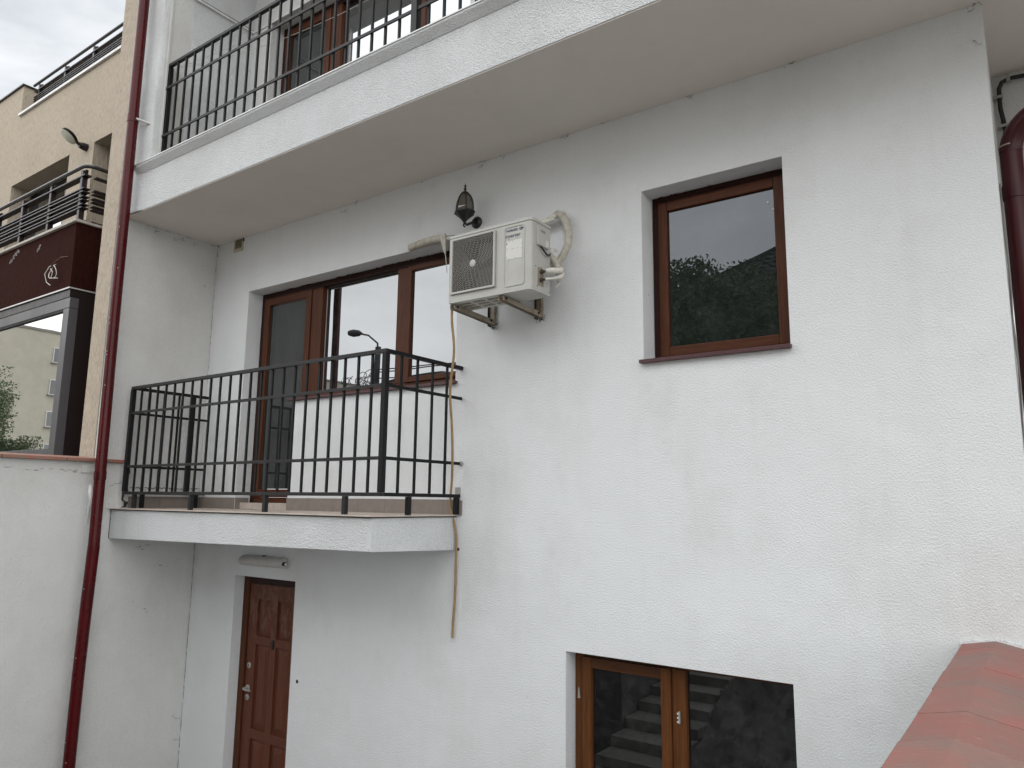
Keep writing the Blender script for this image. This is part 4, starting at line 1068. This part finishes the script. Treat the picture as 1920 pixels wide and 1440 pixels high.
m = MB(); random.seed(44)
def seam(p0, p1, w_, wob, dens, axis):
    p0, p1 = Vector(p0), Vector(p1); n_ = int((p1 - p0).length / .03); prev_ = p0
    for i in range(1, n_ + 1):
        q = p0.lerp(p1, i / n_) + Vector(((random.uniform(0, wob)) if axis == 'x' else 0, -random.uniform(0, wob), random.uniform(-wob, wob) if axis == 'z' else 0))
        if random.random() < dens: m.tube([prev_, q], random.uniform(.4, 1) * w_, 4)
        prev_ = q
seam((-6.746, -.003, -.37), (-6.746, -.003, -2.7), .0022, .004, .75, 'x')
seam((-6.746, -.003, 2.5), (-6.746, -.003, 1.1), .0015, .003, .45, 'x')
seam((-6.747, -.93, 2.548), (-6.747, -.02, 2.548), .0018, .003, .35, 'z')
seam((-6.744, -.832, -.36), (-6.744, -.832, -.115), .003, .003, 1, 'x')
seam((-6.70, -.003, .094), (-6.70, -.003, .094), .002, .003, 1, 'x') if False else None
for k in range(24):
    yy = -.70 + .68 * k / 24; m.tube([(-6.7165, yy, .09 + random.uniform(-.01, .006)), (-6.7165, yy + .03, .09 + random.uniform(-.01, .006))], random.uniform(.001, .004), 4)
for k in range(9):
    p = Vector((-6.743, -.76 - .012 * k, .13 + random.uniform(-.008, .008) - .004 * k)); m.tube([p, p + Vector((0, -.014, random.uniform(-.006, .004)))], .0013, 4)
for k in range(40):
    p = Vector((-6.7455, -.9 - random.random() * .9, .22 + random.uniform(-.012, .012)))
    if random.random() < .5: m.tube([p, p + Vector((0, -.03, random.uniform(-.008, .004)))], .0011, 4)
tag(m.build('plaster_cracks', M['cobweb']), 'fine dark cracks along the inner corner and under the garden wall coping', 'cracks', kind='stuff')
# ================================================================== BEIGE HOUSE
bh = empty('beige_house', (-9, 0, -1.55), 'beige scratch-plastered neighbour house with a brown balcony front', 'house')
wall_with_holes('wall', M['beige'], bh, -18, -6.89, -1.55, 5.68, 0, .34, [(-12.26, -10.42, 2.06, 4.57), (-9.74, -8.3, 2.06, 4.555)])
B('raised_wall', (-18, -12.25, .0, 4.0, 5.681, 6.19), M['beige'], bh)
B('roof_cap', (-18, -12.22, -.03, 4.0, 6.191, 6.21), M['alu_dark'], bh)
B('parapet_cap', (-12.249, -6.89, -.035, .36, 5.681, 5.715), M['metal_trim'], bh)
B('terrace_slab', (-12.2, -6.95, .36, 4.0, 5.2, 5.5), M['concrete'], bh)
B('side_wall', (-7.18, -6.906, -.95, .6, -1.55, 9.0), M['beige_fin'], bh)
# window and door behind the balcony
w1 = bpy.data.objects.new('window', None); C.objects.link(w1); w1.parent = bh; w1.location = -bh.location
B('frame', (-12.26, -10.42, .30, .34, 4.50, 4.57), M['alu_dark'], w1)
for x_ in (-12.26, -11.10, -10.98, -10.49):
    B('frame', (x_, x_ + .07, .26, .34, 2.06, 4.50), M['alu_dark'], w1)
B('pane', (-12.19, -11.10, .31, .315, 2.06, 4.50), M['glass_upper'], w1)
B('pane', (-10.91, -10.49, .31, .315, 2.06, 4.50), M['glass_upper'], w1)
w2 = bpy.data.objects.new('balcony_door', None); C.objects.link(w2); w2.parent = bh; w2.location = -bh.location
B('frame', (-9.74, -8.3, .28, .34, 2.06, 4.555), M['alu_dark'], w2)
B('pane', (-9.64, -8.4, .272, .279, 2.16, 4.45), M['blank_glass'], w2)
# brown parapet balcony
bb = bpy.data.objects.new('balcony', None); C.objects.link(bb); bb.parent = bh; bb.location = -bh.location
B('parapet', (-16, -7.61, -1.0, -.88, 2.02, 2.68), M['brown'], bb)
B('parapet', (-7.73, -7.609, -.879, -.001, 2.02, 2.68), M['brown'], bb)
B('floor_slab', (-16, -7.731, -.879, -.001, 2.02, 2.1), M['brown'], bb)
B('parapet_cap', (-16, -7.58, -1.03, -.86, 2.681, 2.708), M['stone_cap'], bb, .003)
B('parapet_cap', (-7.75, -7.58, -.859, -.001, 2.681, 2.708), M['stone_cap'], bb, .003)
B('drip_edge', (-16, -7.602, -1.008, -.998, 2.006, 2.02), M['metal_trim'], bb)
B('drip_edge', (-7.61, -7.602, -.997, -.001, 2.006, 2.02), M['metal_trim'], bb)
# torn plaster patch and its peeled lip
m = MB(); random.seed(31)
for (cx_, cz_, wd, n_) in ((-9.02, 2.585, .20, 26), (-8.42, 2.56, .045, 8)):
    for i in range(n_):
        t = i / n_; x_ = cx_ + (t - .5) * wd + random.uniform(-.012, .012); z_ = cz_ + (t - .5) * wd * .45 + random.uniform(-.02, .02)
        m.box(x_, x_ + random.uniform(.01, .03), -1.004, -.9995, z_, z_ + random.uniform(.008, .024))
tag(m.build('bare_patch', M['concrete'], bb), kind='stuff')
# glazed enclosure below
ge = bpy.data.objects.new('glazed_enclosure', None); C.objects.link(ge); ge.parent = bh; ge.location = -bh.location
B('head', (-16, -7.62, -.99, -.90, 1.925, 2.004), M['alu_dark'], ge)
B('frame', (-16, -7.615, -.985, -.90, 1.818, 1.922), M['alu'], ge, .003)
B('frame', (-7.735, -7.615, -.985, -.90, -1.5, 1.815), M['alu'], ge, .003)
B('frame', (-16, -7.737, -.985, -.90, .36, .452), M['alu'], ge, .003)
B('bead', (-16, -7.737, -.978, -.93, 1.800, 1.8165), M['gasket'], ge)
B('pane', (-16, -7.737, -.955, -.95, .453, 1.7995), M['glass_mirror'], ge)
B('frame', (-16, -7.737, -.985, -.90, -1.5, -.6), M['alu'], ge)
B('pane', (-16, -7.737, -.955, -.95, -.6, .359), M['glass_mirror'], ge)
B('side_frame', (-7.70, -7.612, -.899, -.62, -1.5, 2.003), M['alu_dark'], ge)
B('side_frame', (-7.70, -7.615, -.617, -.002, 1.20, 2.003), M['alu_dark'], ge)
B('side_frame', (-7.70, -7.615, -.617, -.002, 1.07, 1.19), M['alu_dark'], ge)
B('side_frame', (-7.70, -7.615, -.617, -.50, -1.5, 1.06), M['alu_dark'], ge)
B('side_pane', (-7.66, -7.655, -.499, -.05, -1.5, 1.06), M['glass_upper'], ge)
B('side_seam', (-7.6118, -7.6105, -.745, -.741, -1.5, 2.0), M['alu'], ge)

def slat_railing(label, y, x0, x1, zc, posts, corner):
    o = empty('slatted_railing', ((x0 + x1) / 2, y, zc), label, 'railing')
    h = [.015, .147, .182, .23, .265, .315, .35, .49]
    if corner:
        R_ = .10; pts = [(x0, y, zc + .595), (x1 - R_, y, zc + .595)]
        for t in np.linspace(0, math.pi / 2, 7)[1:]: pts.append((x1 - R_ + R_ * math.sin(t), y + R_ - R_ * math.cos(t), zc + .595))
        pts.append((x1, -.01, zc + .595))
    else: pts = [(x0 - .03, y, zc + .52), (x1, y, zc + .52)]
    MB().tube(pts, .021, 12).build('hand_rail', M['hand_rail'], o, smooth=True)
    if not corner: h = [.17, .205, .24, .275, .31, .40]
    for z in h:
        big = z > .34 and not corner or (corner and z > .45)
        B('slat', (x0, x1 - (.02 if corner else 0), y - .004, y + .066, zc + z, zc + z + (.012 if not big else .014)), M['brown_rail'], o, .001)
        if corner: B('slat', (x1 - .07, x1, y + .10, -.02, zc + z, zc + z + .012), M['brown_rail'], o, .001)
    for px in posts:
        B('post', (px - .022, px + .022, y + .004, y + .035, zc, zc + (.56 if corner else .49)), M['brown_rail'], o, .002)
        B('post', (px - .012, px + .012, y + .036, y + .060, zc, zc + (.58 if corner else .51)), M['hand_rail'], o, .002)
    if corner:
        B('post', (x1 - .058, x1 - .022, -.70, -.66, zc, zc + .56), M['brown_rail'], o, .002)
        B('post', (x1 - .058, x1 - .022, -.16, -.12, zc, zc + .56), M['brown_rail'], o, .002)
    return o
slat_railing('brown slatted railing with rounded handrail on the brown balcony of the beige house', -.96, -16, -7.62, 2.709, [-7.72, -8.41, -9.10, -9.79, -10.48, -11.17, -11.86], True)
slat_railing('dark slatted terrace railing along the roof edge of the beige house', .12, -12.18, -6.95, 5.716, [-12.04, -11.19, -10.34, -9.50, -8.65, -7.8, -7.1], False)

wlamp = empty('wall_spotlight', (-9.9, 0, 4.5), 'small round spotlight with pale lens on the beige wall above the balcony', 'lamp')
MB().lathe([(.05, 0), (.05, .05), (.035, .10)], (-9.93, -.001, 4.53), 16, axis=(0, -1, 0)).build('mount', M['black'], wlamp, smooth=True)
nrm = Vector((-.10, -.54, -.72)).normalized()
cpos = Vector((-9.93, -.24, 4.58))
MB().lathe([(.104, 0), (.112, .006), (.112, .014), (.09, .026)], cpos - nrm * .045, 28, axis=nrm).build('lamp_head', M['alu_dark'], wlamp, smooth=True)
MB().lathe([(.109, 0), (.104, .004), (.001, .006)], cpos, 28, axis=nrm).build('lens', M['lampdisc'], wlamp, smooth=True)
MB().bar((-9.93, -.09, 4.53), tuple(cpos - nrm * .04), .03, .03).build('arm', M['black'], wlamp)

lw = empty('loose_wires', (-7.9, -1.0, 2.25), 'curled loose white wires sticking out of the brown balcony front', 'wires')
tr([(-7.72, -1.0, 2.345), (-7.80, -1.03, 2.345), (-7.90, -1.05, 2.30), (-7.97, -1.05, 2.26)], .006, 'wire', M['frame'], lw, 6)
random.seed(2)
tr([(-7.90, -1.03, 2.29), (-7.97, -1.06, 2.27), (-8.03, -1.07, 2.20), (-8.02, -1.05, 2.12), (-7.95, -1.04, 2.08)], .0045, 'wire', M['white_wire'], lw, 6)
ring = [(-7.90 + .075 * math.cos(t), -1.05 - .01 * math.sin(2 * t), 2.205 + .065 * math.sin(t)) for t in np.linspace(2.2, 2.2 + 1.9 * math.pi, 22)]
tr(ring, .0045, 'wire', M['white_wire'], lw, 6)
tr([(-7.96, -1.05, 2.25), (-7.88, -1.06, 2.20), (-7.90, -1.06, 2.14), (-7.80, -1.04, 2.13)], .0045, 'wire', M['white_wire'], lw, 6)

# ================================================================== BEHIND THE VIEWER (seen in the glass)
def tree(label, base, h, crown_r, crown_c, n, mat, seed, group=None):
    rg = np.random.default_rng(seed); rn = random.Random(seed)
    o = empty('tree', base, label, 'tree', group)
    b = Vector(base); cc_ = Vector(crown_c)
    m = MB(); m.tube([b, b + Vector((.05, .04, h * .35)), (b + cc_) / 2 + Vector((0, 0, h * .1)), cc_ + Vector((0, 0, crown_r[2] * .5))], [.16, .12, .09, .03], 10)
    m.build('trunk', M['bark'], o, smooth=True)
    m = MB(); tips = []
    for k in range(16):
        d = Vector((rn.uniform(-1, 1) * crown_r[0], rn.uniform(-1, 1) * crown_r[1], rn.uniform(-.5, 1) * crown_r[2])) * .85
        s0 = b.lerp(cc_, rn.uniform(.5, 1)); e = cc_ + d; m.tube([s0, s0.lerp(e, .5) + Vector((0, 0, .1)), e], [.05, .03, .008], 5); tips.append(e)
    m.build('limb', M['bark'], o)
    nc = 46; th = rg.uniform(0, 2 * np.pi, nc); u = rg.uniform(-.85, 1, nc); rr = rg.uniform(.5, 1.0, nc)
    cl_ = np.stack([np.sqrt(1 - u * u) * np.cos(th) * crown_r[0], np.sqrt(1 - u * u) * np.sin(th) * crown_r[1], u * crown_r[2]], 1) * rr[:, None] + np.array(crown_c)
    ci = rg.integers(0, nc, n); cs = rg.uniform(.14, .34, nc) * max(crown_r)
    P = cl_[ci] + np.clip(rg.normal(0, 1, (n, 3)), -1.35, 1.35) * cs[ci][:, None] * .62
    d1 = rg.normal(0, 1, (n, 3)); d1 /= np.linalg.norm(d1, axis=1)[:, None]
    d2 = rg.normal(0, 1, (n, 3)); d2 -= (d1 * d2).sum(1)[:, None] * d1; d2 /= np.linalg.norm(d2, axis=1)[:, None]
    L_ = rg.uniform(.035, .065, n)[:, None]; W_ = L_ * .45
    V = np.stack([P - d1 * L_, P + d2 * W_, P + d1 * L_, P - d2 * W_], 1).reshape(-1, 3)
    F = np.arange(4 * n).reshape(-1, 4)
    me = bpy.data.meshes.new('crown'); me.from_pydata(V.tolist(), [], F.tolist()); me.materials.append(mat)
    c = bpy.data.objects.new('crown', me); C.objects.link(c); c.parent = o; c.location = -Vector(base)
    return o
tree('dark leafy tree across the pavement, mirrored in the single square window', (-4.9, -9.6, -1.55), 6, (1.7, 1.3, 2.6), (-4.85, -9.3, 2.3), 75000, M['leaf'], 1)
tree('lower bushy tree beside the dark roof, mirrored at the right of the square window', (-3.0, -9.9, -1.55), 5, (1.5, 1.2, 2.1), (-3.1, -9.7, 2.15), 55000, M['leaf'], 2)
tree('street tree mirrored at the left of the glazed enclosure of the beige house', (-30, -7.0, -1.55), 7, (1.8, 1.5, 2.7), (-30, -7.3, 1.7), 40000, M['leaf'], 3)
tree('low light green bush mirrored at the bottom of the glazed enclosure', (-30, -8.9, -1.55), 3, (1.2, 1.1, 1.1), (-30, -8.9, .9), 16000, M['leaf_light'], 4)

def tiled_slope(parent, a, b, c, d, rows, cols, mat, name='roof_tiles'):
    """wavy metal-tile slope: a,b = eave corners, c,d = ridge corners (d above a)"""
    a, b, c, d = map(Vector, (a, b, c, d)); nrm = (b - a).cross(d - a).normalized()
    if nrm.z < 0: nrm = -nrm
    m = MB()
    for r in range(rows):
        for s_, lift in ((0, .05), (.97, .0)):
            t = (r + s_) / rows
            l, rt = a.lerp(d, t), b.lerp(c, t)
            for k in range(cols * 6 + 1):
                q = k / (cols * 6); p = l.lerp(rt, q)
                L0 = (rt - l).length
                m.v.append(tuple(p + nrm * (lift + .028 * math.cos(2 * math.pi * (q * L0) / .26))))
    n = cols * 6 + 1
    for r in range(rows * 2 - 1):
        for k in range(n - 1):
            i = r * n + k; m.f.append((i, i + 1, i + n + 1, i + n))
    return tag(m.build(name, mat, parent), kind='stuff')

def hip_house(name, label, x0, x1, y0, y1, zb, ze, zr, hip, wallm, roofm):
    o = empty(name, ((x0 + x1) / 2, (y0 + y1) / 2, -1.55), label, 'house')
    B('wall', (x0 + .5, x1 - .5, y0 + .5, y1 - .5, -1.55, ze), wallm, o)
    ym = (y0 + y1) / 2
    e = [(x0, y1, ze), (x1, y1, ze), (x1, y0, ze), (x0, y0, ze)]; rl_, rr_ = (x0 + hip, ym, zr), (x1 - hip, ym, zr)
    tiled_slope(o, e[0], e[1], rr_, rl_, 16, 40, roofm); tiled_slope(o, e[2], e[3], rl_, rr_, 10, 20, roofm)
    tiled_slope(o, e[3], e[0], rl_, rl_, 16, 24, roofm); tiled_slope(o, e[1], e[2], rr_, rr_, 10, 12, roofm)
    for p, q in ((e[0], rl_), (e[1], rr_), (rl_, rr_)): MB().bar(Vector(p) + Vector((0, 0, .06)), Vector(q) + Vector((0, 0, .06)), .14, .07).build('ridge_cap', roofm, o)
    B('fascia', (x0 + .02, x1 - .02, y1 - .03, y1 + .01, ze - .2, ze + .01), M['alu_dark'], o)
    for x_ in np.arange(x0 + 1.5, x1 - 1.8, 2.4):
        f = B('window', (x_, x_ + 1.1, y1 - .5, y1 - .46, .2, 1.6), M['pvc'], o); B('pane', (x_ + .08, x_ + 1.02, y1 - .459, y1 - .45, .28, 1.52), M['blank_glass'], f)
        f.children[0].location = (0, 0, 0)
        f.children[0].location = -world_pos(f)
    return o
hip_house('tiled_house', 'house with dark wavy tile roof across the street, mirrored in the square window', -7.4, 4.5, -22, -13.4, -1.55, 5.4, 8.6, 4.2, M['render_yellow'], M['roof_dark'])
hip_house('tiled_house', 'low house with red brown roof across the street, mirrored in the balcony panes', -27.5, -17.5, -24, -15.5, -1.55, 3.2, 5.5, 3.6, M['render_yellow'], M['roof_brown'])

sl = empty('street_lamp', (-22.6, -16.7 + 1.0, -1.55), 'street lamp on a concrete pole, mirrored in the middle balcony pane', 'street lamp')
py = -14.9; PX = -20.25
tr([(PX, py, -1.55), (PX, py, 5.75)], [.17, .11], 'pole', M['pole'], sl, 12)
tr([(PX, py, 5.4), (PX - .05, py, 5.9), (PX - .5, py, 6.25), (PX - 1.0, py, 6.38)], .035, 'arm', M['lamp_grey'], sl, 8)
MB().lathe([(.02, -.42), (.11, -.33), (.15, -.1), (.12, .2), (.05, .34), (.03, .4)], (PX - 1.25, py, 6.43), 14, axis=(1, 0, -.14)).build('lamp_head', M['lamp_grey'], sl, smooth=True)
ow = empty('overhead_cables', (-18, -14.9, 4.8), 'slack black overhead cables and a tangle on the lamp pole', 'cables')
for k, (dz, s_) in enumerate(((0, .2), (.10, .35), (-.25, .3))):
    pts = [(PX + 30 * t, py + .05 * k, 4.75 + dz - s_ * 4 * t * (1 - t) + .2 * t) for t in np.linspace(0, 1, 20)]
    tr(pts, .022, 'cable', M['cable_black'], ow, 5)
random.seed(8)
for k in range(16):
    c0 = Vector((PX - random.uniform(0, 1.7), py + .1, 4.72 - random.uniform(0, .4))); r_ = random.uniform(.12, .33)
    tr([c0 + Vector((r_ * math.cos(t) * 1.3, 0, r_ * math.sin(t) * .8)) for t in np.linspace(k, k + random.uniform(3, 6), 12)], .014, 'cable', M['cable_black'], ow, 5)

ab = empty('apartment_block', (-72, -30, -1.55), 'tall pale yellow apartment block mirrored in the glazed enclosure', 'building')
B('wall', (-84, -68, -60, -6, -1.55, 13.75), M['render_yellow'], ab)
B('roof_edge', (-84, -67.9, -60, -5.9, 13.751, 13.95), M['concrete'], ab)
for z_ in (11.2, 8.45, 5.75, 3.0, .2):
    for y_ in (-27.2, -33.5, -45, -51):
        f = B('window', (-67.98, -67.93, y_, y_ + 1.7, z_, z_ + 1.35), M['pvc'], ab)
        for q in (y_ + .08, y_ + .89):
            g_ = B('pane', (-67.928, -67.92, q, q + .72, z_ + .08, z_ + 1.27), M['blank_glass'], f); g_.location = -world_pos(f)
        s_ = B('sill', (-67.98, -67.80, y_ - .1, y_ + 1.8, z_ - .08, z_ - .001), M['concrete'], f); s_.location = -world_pos(f)
